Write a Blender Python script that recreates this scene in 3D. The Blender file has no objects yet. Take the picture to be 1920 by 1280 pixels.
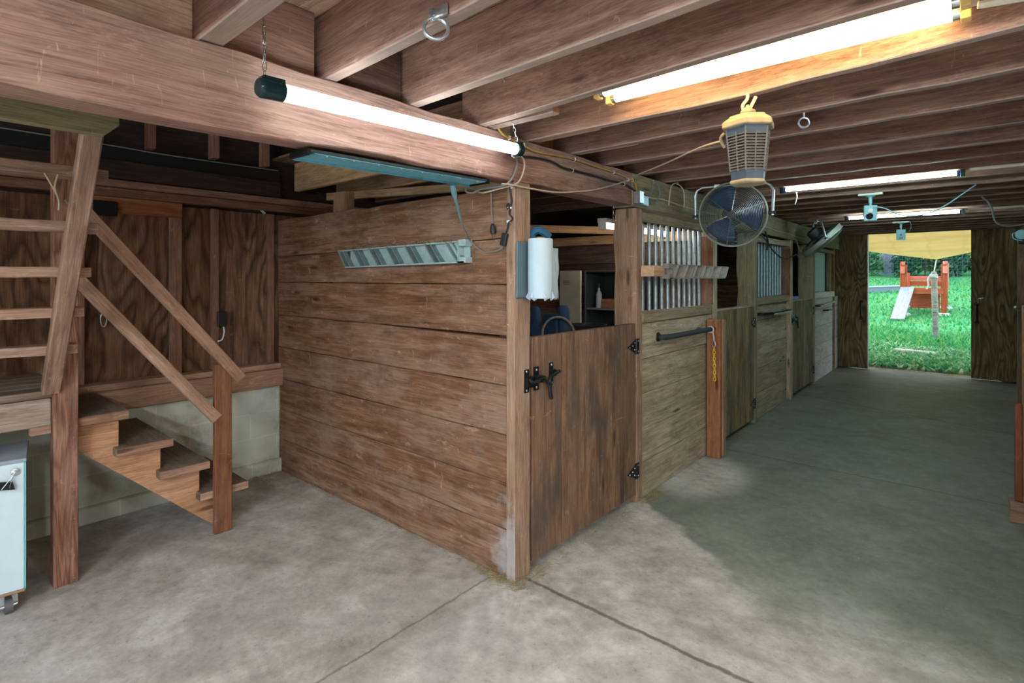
import bpy, math, random
from mathutils import Vector, Matrix
random.seed(7)
D = bpy.data
S = bpy.context.scene
COL = S.collection
V = Vector
PI = math.pi
ORG = {}

# ------------------------------------------------------------------ materials
def mat(name):
    m = D.materials.new(name); m.use_nodes = True
    nt = m.node_tree; nt.nodes.clear()
    o = nt.nodes.new('ShaderNodeOutputMaterial'); b = nt.nodes.new('ShaderNodeBsdfPrincipled')
    nt.links.new(b.outputs[0], o.inputs[0])
    return m, nt, b

class G:
    """small node-graph helper"""
    def __init__(s, nt): s.nt = nt
    def n(s, t, ins=None, **kw):
        x = s.nt.nodes.new('ShaderNode' + t)
        for k, v in kw.items(): setattr(x, k, v)
        for k, v in (ins or {}).items():
            if isinstance(v, bpy.types.NodeSocket): s.nt.links.new(v, x.inputs[k])
            else: x.inputs[k].default_value = v
        return x
    def math(s, op, a, b=0.0, c=None, clamp=False):
        x = s.n('Math', {0: a, 1: b}, operation=op, use_clamp=clamp)
        if c is not None:
            if isinstance(c, bpy.types.NodeSocket): s.nt.links.new(c, x.inputs[2])
            else: x.inputs[2].default_value = c
        return x.outputs[0]
    def noise(s, vec, scale=1.0, detail=4.0, rough=.5, dist=0.0):
        return s.n('TexNoise', {'Vector': vec, 'Scale': scale, 'Detail': detail, 'Roughness': rough, 'Distortion': dist}).outputs['Fac']
    def mapv(s, vec, sc, loc=(0, 0, 0)):
        return s.n('Mapping', {'Vector': vec, 'Scale': sc, 'Location': loc}).outputs[0]
    def ramp(s, f, stops, interp='LINEAR'):
        x = s.n('ValToRGB', {'Fac': f}); cr = x.color_ramp; cr.interpolation = interp
        while len(cr.elements) < len(stops): cr.elements.new(.5)
        for e, (p, c) in zip(cr.elements, stops):
            e.position = p; e.color = (c, c, c, 1) if isinstance(c, (int, float)) else (*c, 1)
        return x.outputs[0]
    def mix(s, f, a, b, mode='MIX'):
        x = s.nt.nodes.new('ShaderNodeMix'); x.data_type = 'RGBA'; x.blend_type = mode
        for i, v in ((0, f), (6, a), (7, b)):
            if isinstance(v, bpy.types.NodeSocket): s.nt.links.new(v, x.inputs[i])
            elif i == 0: x.inputs[0].default_value = v
            else: x.inputs[i].default_value = (*v, 1)
        return x.outputs[2]
    def bump(s, h, strength=.3, dist=.01):
        return s.n('Bump', {'Height': h, 'Strength': strength, 'Distance': dist}).outputs[0]

def wood(name, dark, mid, light, patch=None, patchamt=.45, rough=.82, streak=.6, knots=True, stain=None, fig=0.0, figs=(.55, 2.4), bump=.35, scuff=.5):
    """Sawn timber: the grain runs along the first coordinate of the 'grain' attribute."""
    m, nt, b = mat(name); g = G(nt)
    a = g.n('Attribute', attribute_name='grain').outputs['Vector']
    t = g.n('Attribute', attribute_name='tint').outputs['Fac']
    wob = g.n('TexNoise', {'Vector': g.mapv(a, (1.3, 3, 3)), 'Scale': 1.0, 'Detail': 2.0}).outputs['Color']
    aw = g.n('VectorMath', {0: a, 1: g.n('VectorMath', {0: wob, 1: (.0, .05, .05)}, operation='MULTIPLY').outputs[0]}, operation='ADD').outputs[0]
    n1 = g.noise(g.mapv(aw, (2.2, 34, 34)), 1, 8, .68, .3)
    n2 = g.noise(g.mapv(aw, (7, 230, 230)), 1, 3, .65)
    n3 = g.noise(g.mapv(a, (1.5, 5, 5)), 1.0, 7, .68)
    n4 = g.noise(g.mapv(a, (3.2, 7, 7), (5, 3, 1)), 1.0, 8, .72)
    c = g.ramp(n1, [(.30, dark), (.5, mid), (.70, light)])
    if fig:
        ring = g.math('FRACT', g.math('MULTIPLY', g.noise(g.mapv(a, (figs[0], figs[1], figs[1])), 1, 3, .45, .4), 19.0))
        c = g.mix(g.math('MULTIPLY', g.ramp(ring, [(0, 1.0), (.4, .0), (.7, .05), (1, 1.0)]), fig), c, tuple(x * .6 for x in dark))
    if patch:
        c = g.mix(g.math('MULTIPLY', g.ramp(n3, [(.46, 0.0), (.62, 1.0)]), patchamt), c, patch)
    c = g.mix(g.math('MULTIPLY', g.ramp(n4, [(.50, 0.0), (.66, 1.0)]), .55), c, tuple(x * .8 for x in dark))
    c = g.mix(streak, c, g.ramp(n2, [(.32, .35), (.58, 1.0)]), 'MULTIPLY')
    if knots:
        vo = g.n('TexVoronoi', {'Vector': g.mapv(a, (1.5, 7, 7)), 'Scale': 1.0}).outputs['Distance']
        c = g.mix(g.ramp(vo, [(.05, .85), (.12, .0)]), c, tuple(x * .3 for x in dark))
    # pale scuffs: blotchy rubs and short scratches across the grain
    pale = tuple(min(1, x * 1.5 + .08) for x in light)
    sc = g.noise(g.mapv(a, (9, 22, 22)), 1, 7, .72)
    c = g.mix(g.math('MULTIPLY', g.ramp(sc, [(.60, 0.0), (.72, .7)]), scuff), c, pale)
    s2 = g.noise(g.mapv(aw, (42, 9, 9)), 1, 3, .6, 1.2)
    c = g.mix(g.math('MULTIPLY', g.ramp(s2, [(.68, 0.0), (.75, .8)]), scuff), c, pale)
    if stain: c = stain(g, c)
    val = g.math('MULTIPLY_ADD', t, .6, .70)
    c = g.n('HueSaturation', {'Color': c, 'Value': val, 'Saturation': g.math('MULTIPLY_ADD', t, -.25, 1.14)}).outputs[0]
    nt.links.new(c, b.inputs['Base Color'])
    b.inputs['Roughness'].default_value = rough
    b.inputs['Specular IOR Level'].default_value = .25
    h = g.math('ADD', g.math('MULTIPLY', n1, .7), g.math('MULTIPLY', n2, .5))
    nt.links.new(g.bump(h, bump, .006), b.inputs['Normal'])
    return m

def plain(name, col, rough=.5, metal=0.0, noise=0.0, emit=None, estr=0.0, spec=.4, nscale=30):
    m, nt, b = mat(name); g = G(nt)
    b.inputs['Base Color'].default_value = (*col, 1); b.inputs['Roughness'].default_value = rough
    b.inputs['Metallic'].default_value = metal; b.inputs['Specular IOR Level'].default_value = spec
    if noise:
        p = g.n('NewGeometry').outputs['Position']
        f = g.noise(p, nscale, 5, .6)
        c = g.mix(g.ramp(f, [(.4, 0.0), (.7, 1.0)]), col, tuple(x * (1 - noise) for x in col))
        nt.links.new(c, b.inputs['Base Color'])
    if emit:
        b.inputs['Emission Color'].default_value = (*emit, 1); b.inputs['Emission Strength'].default_value = estr
    return m

def bleach(g, c):
    # chalky grey-blue bleached patch low down by the corner, and scuffed lower boards
    p = g.n('NewGeometry').outputs['Position']
    q = g.n('VectorMath', {0: g.n('VectorMath', {0: p, 1: (-.03, 0, .16)}, operation='SUBTRACT').outputs[0], 1: (3.6, 1.0, 1.9)}, operation='MULTIPLY').outputs[0]
    d = g.n('VectorMath', {0: q}, operation='LENGTH').outputs['Value']
    nz = g.noise(p, 7, 6, .65)
    f = g.ramp(g.math('ADD', g.math('MULTIPLY', d, .8), g.math('MULTIPLY', nz, 1.3)), [(.75, .6), (1.3, .0)])
    ny = g.n('SeparateXYZ', {0: g.n('NewGeometry').outputs['True Normal']}).outputs[1]
    f = g.math('MULTIPLY', f, g.math('LESS_THAN', ny, -.5))
    c = g.mix(f, c, (.40, .41, .44))
    nz2 = g.noise(p, 3.2, 6, .7)
    return g.mix(g.math('MULTIPLY', g.ramp(nz2, [(.5, 0.0), (.75, .6)]), .6), c, (.30, .22, .18))

def muck(g, c):
    p = g.n('NewGeometry').outputs['Position']
    nz = g.noise(g.mapv(p, (2, 3.5, 1.6)), 1.3, 6, .6)
    return g.mix(g.ramp(nz, [(.5, 0.0), (.68, .7)]), c, (.045, .042, .04))

M = {}
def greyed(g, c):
    # downward faces of the joists are mixed towards grey
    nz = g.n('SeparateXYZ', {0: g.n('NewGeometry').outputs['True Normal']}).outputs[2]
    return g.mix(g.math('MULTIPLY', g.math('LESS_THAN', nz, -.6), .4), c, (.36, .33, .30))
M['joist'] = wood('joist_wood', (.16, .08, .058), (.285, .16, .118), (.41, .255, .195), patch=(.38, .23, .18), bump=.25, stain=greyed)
M['beam'] = wood('beam_wood', (.15, .085, .068), (.32, .18, .14), (.44, .275, .22), patch=(.37, .26, .20), patchamt=.6, knots=False, bump=.4)
M['beam_far'] = wood('far_beam_wood', (.19, .16, .09), (.29, .245, .15), (.38, .33, .21), patch=(.33, .30, .19))
M['pale'] = wood('pale_board_wood', (.52, .33, .20), (.74, .56, .42), (.86, .72, .58), patch=(.74, .42, .20), patchamt=.7, knots=True, bump=.15)
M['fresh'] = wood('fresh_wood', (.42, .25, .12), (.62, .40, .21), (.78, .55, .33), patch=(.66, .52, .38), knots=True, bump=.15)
M['board'] = wood('stall_board_wood', (.095, .042, .02), (.215, .108, .058), (.35, .215, .135), patch=(.31, .205, .15), patchamt=.7, stain=bleach, scuff=.75, bump=.3)
M['post'] = wood('post_wood', (.17, .10, .062), (.33, .205, .135), (.46, .32, .235), patch=(.37, .28, .22), stain=bleach)
M['door'] = wood('half_door_wood', (.11, .058, .034), (.235, .135, .08), (.35, .225, .145), patch=(.15, .10, .075), patchamt=.7, stain=muck)
M['grey'] = wood('grey_green_wood', (.24, .19, .125), (.45, .375, .265), (.59, .51, .39), patch=(.34, .25, .165), patchamt=.5)
M['door_far'] = wood('far_door_wood', (.15, .11, .06), (.29, .225, .125), (.40, .32, .20), patch=(.08, .075, .06), patchamt=.8)
M['white_board'] = wood('whitewashed_wood', (.50, .46, .46), (.64, .60, .61), (.77, .74, .76), patch=(.70, .69, .73), patchamt=.6)
M['red_post'] = wood('red_brown_wood', (.20, .075, .035), (.34, .14, .065), (.44, .21, .11), patch=(.31, .16, .10), patchamt=.5)
M['stair'] = wood('stair_post_wood', (.17, .07, .045), (.34, .165, .11), (.46, .265, .195), patch=(.36, .22, .18), fig=.75, figs=(.7, 8), knots=False)
M['newel'] = wood('newel_wood', (.15, .06, .032), (.26, .115, .062), (.36, .18, .11), patch=(.24, .13, .09))
M['rail'] = wood('rail_wood', (.23, .125, .075), (.36, .205, .13), (.46, .28, .19), patch=(.34, .20, .15))
M['tread'] = wood('tread_wood', (.30, .165, .11), (.44, .265, .185), (.58, .385, .285), patch=(.40, .28, .22))
M['tread_top'] = wood('dusty_tread_wood', (.16, .115, .085), (.25, .19, .145), (.34, .27, .21), patch=(.22, .19, .155))
M['stringer'] = wood('stringer_wood', (.42, .20, .10), (.58, .30, .16), (.68, .40, .24), patch=(.52, .33, .23), bump=.12)
M['ladder'] = wood('ladder_wood', (.19, .11, .08), (.33, .205, .15), (.48, .33, .25), patch=(.34, .24, .19))
M['landing'] = wood('landing_wood', (.20, .14, .11), (.35, .265, .215), (.48, .38, .31), patch=(.32, .25, .21))
M['void'] = wood('loft_wood', (.018, .011, .008), (.035, .022, .017), (.055, .036, .028), scuff=.0)  # near-black: the unlit loft's shade is put into this colour
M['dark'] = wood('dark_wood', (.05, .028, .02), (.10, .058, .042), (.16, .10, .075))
M['header'] = wood('header_wood', (.14, .07, .045), (.245, .13, .085), (.34, .20, .135), patch=(.25, .13, .085))
M['ply'] = wood('back_plywood', (.10, .05, .03), (.24, .135, .085), (.36, .225, .15), patch=(.22, .125, .085), knots=False, fig=.85, bump=.15, scuff=.25)
M['ply_door'] = wood('sliding_door_plywood', (.12, .075, .032), (.30, .205, .095), (.44, .32, .17), patch=(.20, .135, .065), patchamt=.7, knots=False, fig=.9, bump=.15, scuff=.15)
M['deck'] = wood('subfloor_plywood', (.24, .145, .10), (.40, .26, .185), (.52, .37, .27), knots=False, fig=.5)
M['red_paint'] = wood('red_stained_wood', (.42, .10, .055), (.56, .15, .085), (.66, .22, .14), knots=False, bump=.1)
M['ramp'] = wood('weathered_ramp_wood', (.48, .46, .47), (.62, .61, .63), (.74, .73, .75), knots=False)
M['pole'] = wood('weathered_pole_wood', (.20, .19, .17), (.36, .345, .32), (.52, .50, .47))
M['bark'] = wood('grey_bark', (.10, .12, .16), (.22, .26, .33), (.34, .39, .47), bump=.8)
M['steel'] = plain('galvanised_steel', (.56, .60, .64), .38, .85, .25)
M['bar'] = plain('galvanised_bar_steel', (.42, .53, .56), .42, .5, .35)
M['bar_blue'] = plain('pale_blue_bar_paint', (.42, .58, .62), .5, .35, .3)
M['panel_blue'] = plain('blue_grey_sheet', (.27, .40, .45), .6, .1, .25)
M['chrome'] = plain('chrome_wire', (.62, .66, .68), .25, .95)
M['black_metal'] = plain('black_painted_metal', (.022, .022, .024), .42, .6)
M['black_plastic'] = plain('black_plastic', (.02, .022, .024), .45)
M['teal_plastic'] = plain('grey_green_plastic', (.36, .49, .49), .55, 0, .25)
M['rack_grey'] = plain('dusty_grey_plastic', (.25, .225, .20), .7, 0, .35)
M['off_fixture'] = plain('blue_enamel_reflector', (.17, .52, .64), .45, .1, .25)
M['off_body'] = plain('dark_enamel', (.06, .09, .10), .5, .2)
M['fix_white'] = plain('white_enamel', (.78, .76, .68), .45)
M['fix_yellow'] = plain('yellowed_enamel', (.86, .66, .26), .5)
M['clear_cap'] = plain('teal_lamp_cap', (.008, .03, .035), .2, .2)
M['blue_cap'] = plain('blue_lamp_cap', (.03, .06, .34), .4)
def tube_mat(n, c, s): return plain(n, (.9, .9, .9), .5, emit=c, estr=s)
M['tube_main'] = tube_mat('lit_tube', (.90, .98, 1.0), 5.0)
M['tube_warm'] = tube_mat('lit_warm_tube', (1.0, .70, .30), 7.0)
M['tube_far'] = tube_mat('lit_far_tube', (.66, .97, .97), 40.0)
M['tube_stall'] = tube_mat('lit_stall_tube', (1.0, .88, .86), 13.0)
M['tube_back'] = tube_mat('lit_bay_tube', (.90, .97, 1.0), 95.0)
M['zap_cap'] = plain('dusty_tan_plastic', (.37, .31, .20), .7, 0, .25)
M['zap_body'] = plain('slate_blue_plastic', (.05, .08, .12), .6, 0, .3)
M['zap_grid'] = plain('dusty_grid_plastic', (.13, .135, .14), .7, 0, .35, nscale=60)
M['zap_core'] = plain('dusty_mesh', (.10, .08, .065), .85, 0, .85, nscale=160)
M['bone'] = plain('tan_painted_hook', (.62, .50, .33), .6, 0, .2)
M['fan_blade'] = plain('blue_fan_blade', (.008, .07, .18), .5)
M['fan_wire'] = plain('fan_wire', (.36, .40, .40), .32, .9)
M['fan_dark'] = plain('fan_motor_paint', (.03, .035, .04), .5)
M['dust_wire'] = plain('dusty_wire', (.34, .38, .34), .6, .4)
M['cam'] = plain('pale_aqua_plastic', (.26, .52, .56), .5)
M['lens'] = plain('camera_lens', (.01, .01, .015), .1)
M['tan_cord'] = plain('tan_cord', (.50, .42, .33), .7)
M['yellow_cable'] = plain('ochre_cable', (.40, .27, .06), .6)
M['black_cord'] = plain('black_cord', (.018, .018, .02), .55)
M['grey_cord'] = plain('grey_cord', (.18, .19, .19), .6)
M['white_plastic'] = plain('white_plastic', (.74, .76, .76), .5)
M['paper'] = plain('paper_towel', (.50, .64, .74), .95, 0, .08, nscale=12)
M['holder_blue'] = plain('blue_bag_plastic', (.02, .10, .20), .5)
M['holder_grey'] = plain('slate_plastic', (.10, .15, .18), .5)
M['cabinet'] = plain('white_laminate', (.66, .78, .86), .35, 0, .06, nscale=9)
M['cabinet_top'] = plain('grey_cabinet_top', (.36, .42, .48), .5, 0, .2, nscale=10)
M['teal_edge'] = plain('aqua_edge_band', (.16, .62, .58), .4)
M['raw_edge'] = plain('raw_board_edge', (.36, .22, .12), .8)
M['rubber'] = plain('grey_rubber', (.12, .12, .125), .7)
M['locker'] = plain('beige_locker_paint', (.56, .54, .42), .55, 0, .15, nscale=8)
M['locker_in'] = plain('dark_locker_inside', (.05, .06, .065), .6)
M['blue_cloth'] = plain('navy_quilt', (.03, .075, .14), .9, 0, .4, nscale=14)
M['bottle'] = plain('pale_bottle', (.45, .52, .56), .35)
M['ychain'] = plain('yellow_chain_plastic', (.80, .52, .03), .4)
M['pink_rope'] = plain('pinkish_rope', (.66, .55, .50), .9)
M['rope'] = plain('white_rope', (.72, .74, .74), .9)
M['stone'] = plain('pale_stone', (.66, .68, .62), .9, 0, .35, nscale=6)
M['edging'] = plain('white_edging_board', (.55, .62, .68), .6, 0, .1)
M['purple'] = plain('violet_plastic', (.05, .035, .30), .5)
M['twine'] = plain('hay_twine', (.36, .29, .20), .9)
M['hay'] = plain('hay', (.42, .33, .16), .95, 0, .5, nscale=25)
M['blk_sheet'] = plain('black_sheet', (.008, .009, .01), .4)
M['flag'] = plain('pale_plastic_strip', (.35, .50, .50), .5)
M['gravel'] = plain('straw_gravel', (.58, .52, .44), .95, 0, .6, nscale=18)

# concrete floor
def floor_mat():
    m, nt, b = mat('worn_concrete'); g = G(nt)
    p = g.n('NewGeometry').outputs['Position']
    xyz = g.n('SeparateXYZ', {0: p}); x, y = xyz.outputs[0], xyz.outputs[1]
    n0 = g.noise(p, .9, 6, .62); n1 = g.noise(p, 2.6, 12, .76); n2 = g.noise(p, 30, 8, .75); n5 = g.noise(p, 11, 10, .78); n4 = g.noise(g.mapv(p, (1, 1, 1), (7, 3, 0)), 1.7, 8, .66, .6)
    dry = g.ramp(n1, [(.34, (.32, .292, .26)), (.5, (.51, .485, .45)), (.64, (.70, .685, .655))])
    dry = g.mix(g.ramp(n4, [(.5, 0.0), (.66, .65)]), dry, (.30, .275, .24))
    dry = g.mix(g.ramp(n0, [(.5, 0.0), (.68, .5)]), dry, (.52, .53, .53))
    damp = g.ramp(n1, [(.34, (.15, .165, .135)), (.5, (.205, .225, .19)), (.68, (.28, .30, .262))])
    damp = g.mix(g.ramp(n0, [(.42, 0.0), (.66, .55)]), damp, (.27, .285, .25))
    # the damp-stained aisle slab: its edge swings out from the stall wall
    e = g.math('ADD', y, g.math('MULTIPLY', g.noise(p, 2.2, 7, .65), .5))
    e = g.math('ADD', e, g.math('MULTIPLY', g.math('MINIMUM', x, 1.0), .72))
    f = g.mix(g.ramp(x, [(.5, 0.0), (1.1, 1.0)]), g.ramp(g.math('SUBTRACT', e, 1.2), [(.37, 0.0), (.43, 1.0)]), g.ramp(g.math('SUBTRACT', e, 1.2), [(.0, 0.0), (.75, 1.0)]))
    # light dry tongue beside the stall wall
    q = g.n('VectorMath', {0: g.n('VectorMath', {0: p, 1: (.10, 2.05, 0)}, operation='SUBTRACT').outputs[0], 1: (1.5, 1.15, 1)}, operation='MULTIPLY').outputs[0]
    dl = g.n('VectorMath', {0: q}, operation='LENGTH').outputs['Value']
    tongue = g.ramp(g.math('ADD', dl, g.math('MULTIPLY', n1, .7)), [(.75, 1.0), (1.45, 0.0)])
    f = g.math('MULTIPLY', f, g.math('SUBTRACT', 1.0, g.math('MULTIPLY', tongue, .9)), clamp=True)
    c = g.mix(f, dry, damp)
    c = g.mix(.55, c, g.ramp(n5, [(.36, .62), (.62, 1.12)]), 'MULTIPLY')
    c = g.mix(g.ramp(n2, [(.57, 0.0), (.70, .6)]), c, (.12, .105, .085))
    c = g.mix(g.ramp(n2, [(.30, .45), (.40, .0)]), c, (.66, .65, .62))
    # tooled joints and cracks between the slabs
    wv = g.math('MULTIPLY', g.math('SUBTRACT', g.noise(p, 6, 7, .7), .5), .055)
    def line(coord, at, w, lo=None, other=None, up=True):
        d = g.math('ABSOLUTE', g.math('ADD', g.math('SUBTRACT', coord, at), wv))
        r = g.ramp(d, [(w * .4, 1.0), (w, 0.0)])
        if lo is not None: r = g.math('MULTIPLY', r, g.math('GREATER_THAN' if up else 'LESS_THAN', other, lo))
        return r
    ls = [line(y, .075, .014, .0, x), g.math('MULTIPLY', line(x, -.142, .007, .0, y, False), .7), line(y, 2.8, .009, 0.0, x)]
    skew = g.math('ADD', y, g.math('MULTIPLY', x, .31))
    ls.append(line(skew, 5.66, .013, -.1, x))
    l = ls[0]
    for k in ls[1:]: l = g.math('MAXIMUM', l, k)
    c = g.mix(g.math('MULTIPLY', l, .75), c, (.085, .07, .045))
    nt.links.new(c, b.inputs['Base Color'])
    nt.links.new(g.math('MULTIPLY_ADD', f, -.22, .82), b.inputs['Roughness'])
    b.inputs['Specular IOR Level'].default_value = .35
    h = g.math('SUBTRACT', g.math('ADD', g.math('MULTIPLY', n1, .5), g.math('MULTIPLY', n2, .35)), l)
    nt.links.new(g.bump(h, .35, .008), b.inputs['Normal'])
    return m
M['floor'] = floor_mat()

def block_mat():
    m, nt, b = mat('painted_block'); g = G(nt)
    p = g.n('NewGeometry').outputs['Position']
    s = g.n('SeparateXYZ', {0: p})
    uv = g.n('CombineXYZ', {0: g.math('ADD', s.outputs[1], .22), 1: g.math('SUBTRACT', s.outputs[2], .105), 2: 0.0}).outputs[0]
    br = g.n('TexBrick', {'Vector': uv, 'Color1': (.60, .63, .53, 1), 'Color2': (.66, .68, .58, 1), 'Mortar': (.74, .75, .66, 1), 'Scale': 1.0,
                          'Mortar Size': .006, 'Brick Width': .41, 'Row Height': .186, 'Mortar Smooth': .2})
    n = g.noise(p, 5, 7, .66); n2 = g.noise(p, 45, 3, .6)
    c = g.mix(g.ramp(n, [(.5, 0.0), (.7, .75)]), br.outputs['Color'], (.30, .30, .23))
    c = g.mix(g.ramp(g.noise(p, 2.1, 4, .6), [(.48, 0.0), (.68, .6)]), c, (.60, .68, .68))
    nt.links.new(c, b.inputs['Base Color']); b.inputs['Roughness'].default_value = .85
    h = g.math('SUBTRACT', g.math('MULTIPLY', n2, .4), br.outputs['Fac'])
    nt.links.new(g.bump(h, .4, .006), b.inputs['Normal'])
    return m
M['block'] = block_mat()

def leaf_mat(name, c1, c2, c3, trans=.35):
    m, nt, b = mat(name); g = G(nt)
    r = g.n('NewGeometry').outputs['Random Per Island']
    c = g.ramp(r, [(0, c1), (.55, c2), (1, c3)])
    nt.links.new(c, b.inputs['Base Color']); b.inputs['Roughness'].default_value = .6
    tr = g.n('BsdfTranslucent', {'Color': c}); mx = g.n('MixShader', {0: trans, 1: b.outputs[0], 2: tr.outputs[0]})
    nt.links.new(mx.outputs[0], [x for x in nt.nodes if x.type == 'OUTPUT_MATERIAL'][0].inputs[0])
    return m
M['grass'] = leaf_mat('grass_blades', (.02, .24, .07), (.07, .42, .14), (.34, .56, .16))
M['weeds'] = leaf_mat('weed_leaves', (.05, .36, .18), (.24, .60, .30), (.70, .80, .55))
M['leaf_dark'] = leaf_mat('dark_leaves', (.012, .07, .05), (.03, .14, .085), (.09, .25, .13))
M['leaf_mid'] = leaf_mat('green_leaves', (.03, .14, .08), (.09, .29, .13), (.26, .48, .22))
M['leaf_yel'] = leaf_mat('yellowing_leaves', (.05, .14, .05), (.20, .30, .07), (.46, .44, .10))

def lawn_mat():
    m, nt, b = mat('lawn_turf'); g = G(nt)
    p = g.n('NewGeometry').outputs['Position']
    n = g.noise(p, 1.1, 7, .65); n2 = g.noise(g.mapv(p, (16, 6, 10)), 1, 5, .7)
    c = g.ramp(n2, [(.3, (.015, .19, .065)), (.55, (.035, .31, .10)), (.75, (.12, .40, .12))])
    c = g.mix(g.ramp(n, [(.5, 0.0), (.7, .55)]), c, (.20, .30, .075))
    c = g.mix(g.ramp(g.noise(p, 14, 2, .5), [(.72, 0.0), (.78, .8)]), c, (.50, .36, .14))
    nt.links.new(c, b.inputs['Base Color']); b.inputs['Roughness'].default_value = .9
    nt.links.new(g.bump(n2, .6, .05), b.inputs['Normal'])
    return m
M['lawn'] = lawn_mat()

def sail_mat():
    m, nt, b = mat('tan_sailcloth'); g = G(nt)
    p = g.n('NewGeometry').outputs['Position']
    n = g.noise(g.mapv(p, (1.2, 3, 3)), 1, 5, .6)
    w = g.n('TexWave', {'Vector': g.mapv(p, (.5, 1.3, 1.3)), 'Scale': 1.2, 'Distortion': 1.2, 'Detail': 2.0}).outputs['Fac']
    c = g.mix(g.math('MULTIPLY', g.ramp(w, [(0, 1.0), (.06, 0.0)]), .3), g.ramp(n, [(.3, (.46, .29, .09)), (.7, (.57, .39, .15))]), (.40, .27, .10))
    nt.links.new(c, b.inputs['Base Color']); b.inputs['Roughness'].default_value = .9
    tr = g.n('BsdfTranslucent', {'Color': c}); mx = g.n('MixShader', {0: .4, 1: b.outputs[0], 2: tr.outputs[0]})
    nt.links.new(mx.outputs[0], [x for x in nt.nodes if x.type == 'OUTPUT_MATERIAL'][0].inputs[0])
    return m
M['sail'] = sail_mat()

# ------------------------------------------------------------------ mesh building
class MB:
    def __init__(s): s.v = []; s.f = []; s.g = []; s.t = []; s.mi = []
    def add(s, verts, faces, axis=0, off=None, tint=None, mi=0, frame=None):
        off = off or (random.uniform(0, 40), random.uniform(0, 40), random.uniform(0, 40))
        tint = random.random() if tint is None else tint
        b = len(s.v)
        for p in verts:
            p = V(p); s.v.append(p)
            if frame: q = (p.dot(frame[0]), p.dot(frame[1]), p.dot(frame[2]))
            else: q = (p[axis], p[(axis + 1) % 3], p[(axis + 2) % 3])
            s.g.append((q[0] + off[0], q[1] + off[1], q[2] + off[2])); s.t.append(tint)
        for f in faces: s.f.append([b + i for i in f]); s.mi.append(mi)
        return s
    BF = [(0, 3, 2, 1), (4, 5, 6, 7), (0, 1, 5, 4), (1, 2, 6, 5), (2, 3, 7, 6), (3, 0, 4, 7)]
    def box(s, x0, x1, y0, y1, z0, z1, axis=None, jit=0.0, **k):
        d = [x1 - x0, y1 - y0, z1 - z0]
        if axis is None: axis = d.index(max(d))
        j = lambda: random.uniform(-jit, jit)
        vs = [(x0 + j(), y0 + j(), z0 + j()), (x1 + j(), y0 + j(), z0 + j()), (x1 + j(), y1 + j(), z0 + j()), (x0 + j(), y1 + j(), z0 + j()),
              (x0 + j(), y0 + j(), z1 + j()), (x1 + j(), y0 + j(), z1 + j()), (x1 + j(), y1 + j(), z1 + j()), (x0 + j(), y1 + j(), z1 + j())]
        return s.add(vs, MB.BF, axis, **k)
    def bar(s, p0, p1, w, h, up=(0, 0, 1), **k):
        """timber from p0 to p1; w across, h along up"""
        p0, p1 = V(p0), V(p1); d = (p1 - p0).normalized(); up = V(up)
        a = d.cross(up).normalized(); u = a.cross(d).normalized()
        vs = []
        for e, q in ((0, p0), (1, p1)):
            for sx, sy in ((-1, -1), (1, -1), (1, 1), (-1, 1)): vs.append(q + a * (sx * w / 2) + u * (sy * h / 2))
        return s.add(vs, [(0, 3, 2, 1), (4, 5, 6, 7), (0, 1, 5, 4), (1, 2, 6, 5), (2, 3, 7, 6), (3, 0, 4, 7)], frame=(d, a, u), **k)
    def tube(s, pts, r, n=8, caps=True, closed=False, **k):
        pts = [V(p) for p in pts]; rs = r if isinstance(r, (list, tuple)) else [r] * len(pts)
        N = len(pts); vs = []; fs = []
        up = None
        for i, p in enumerate(pts):
            if closed: t = pts[(i + 1) % N] - pts[i - 1]
            else: t = pts[min(i + 1, N - 1)] - pts[max(i - 1, 0)]
            t = t.normalized() if t.length > 1e-9 else V((0, 0, 1))
            if up is None: up = t.orthogonal().normalized()
            up = (up - t * up.dot(t))
            up = up.normalized() if up.length > 1e-6 else t.orthogonal().normalized()
            b = t.cross(up)
            for j in range(n):
                a = 2 * PI * j / n; vs.append(p + (up * math.cos(a) + b * math.sin(a)) * rs[i])
        for i in range(N if closed else N - 1):
            for j in range(n):
                a0, a1 = i * n + j, i * n + (j + 1) % n; b0, b1 = ((i + 1) % N) * n + j, ((i + 1) % N) * n + (j + 1) % n
                fs.append((a0, a1, b1, b0))
        if caps and not closed: fs += [tuple(range(n - 1, -1, -1)), tuple(range((N - 1) * n, N * n))]
        return s.add(vs, fs, **k)
    def lathe(s, prof, n=16, frame=None, **k):
        """prof: (r, h) pairs about +Z of matrix frame"""
        fr = frame or Matrix.Identity(4); vs = []; fs = []
        for r, h in prof:
            for j in range(n):
                a = 2 * PI * j / n; vs.append(fr @ V((r * math.cos(a), r * math.sin(a), h)))
        for i in range(len(prof) - 1):
            for j in range(n): fs.append((i * n + j, i * n + (j + 1) % n, (i + 1) * n + (j + 1) % n, (i + 1) * n + j))
        fs += [tuple(range(n - 1, -1, -1)), tuple(range((len(prof) - 1) * n, len(prof) * n))]
        return s.add(vs, fs, **k)
    def prism(s, poly, ax, a0, a1, axis=0, **k):
        """poly in the two other coordinates (in x,y,z order), extruded along ax"""
        o = [i for i in range(3) if i != ax]; vs = []
        for a in (a0, a1):
            for q in poly:
                p = [0, 0, 0]; p[ax] = a; p[o[0]] = q[0]; p[o[1]] = q[1]; vs.append(p)
        n = len(poly); fs = [tuple(range(n - 1, -1, -1)), tuple(range(n, 2 * n))]
        fs += [(i, (i + 1) % n, n + (i + 1) % n, n + i) for i in range(n)]
        return s.add(vs, fs, axis, **k)
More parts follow.
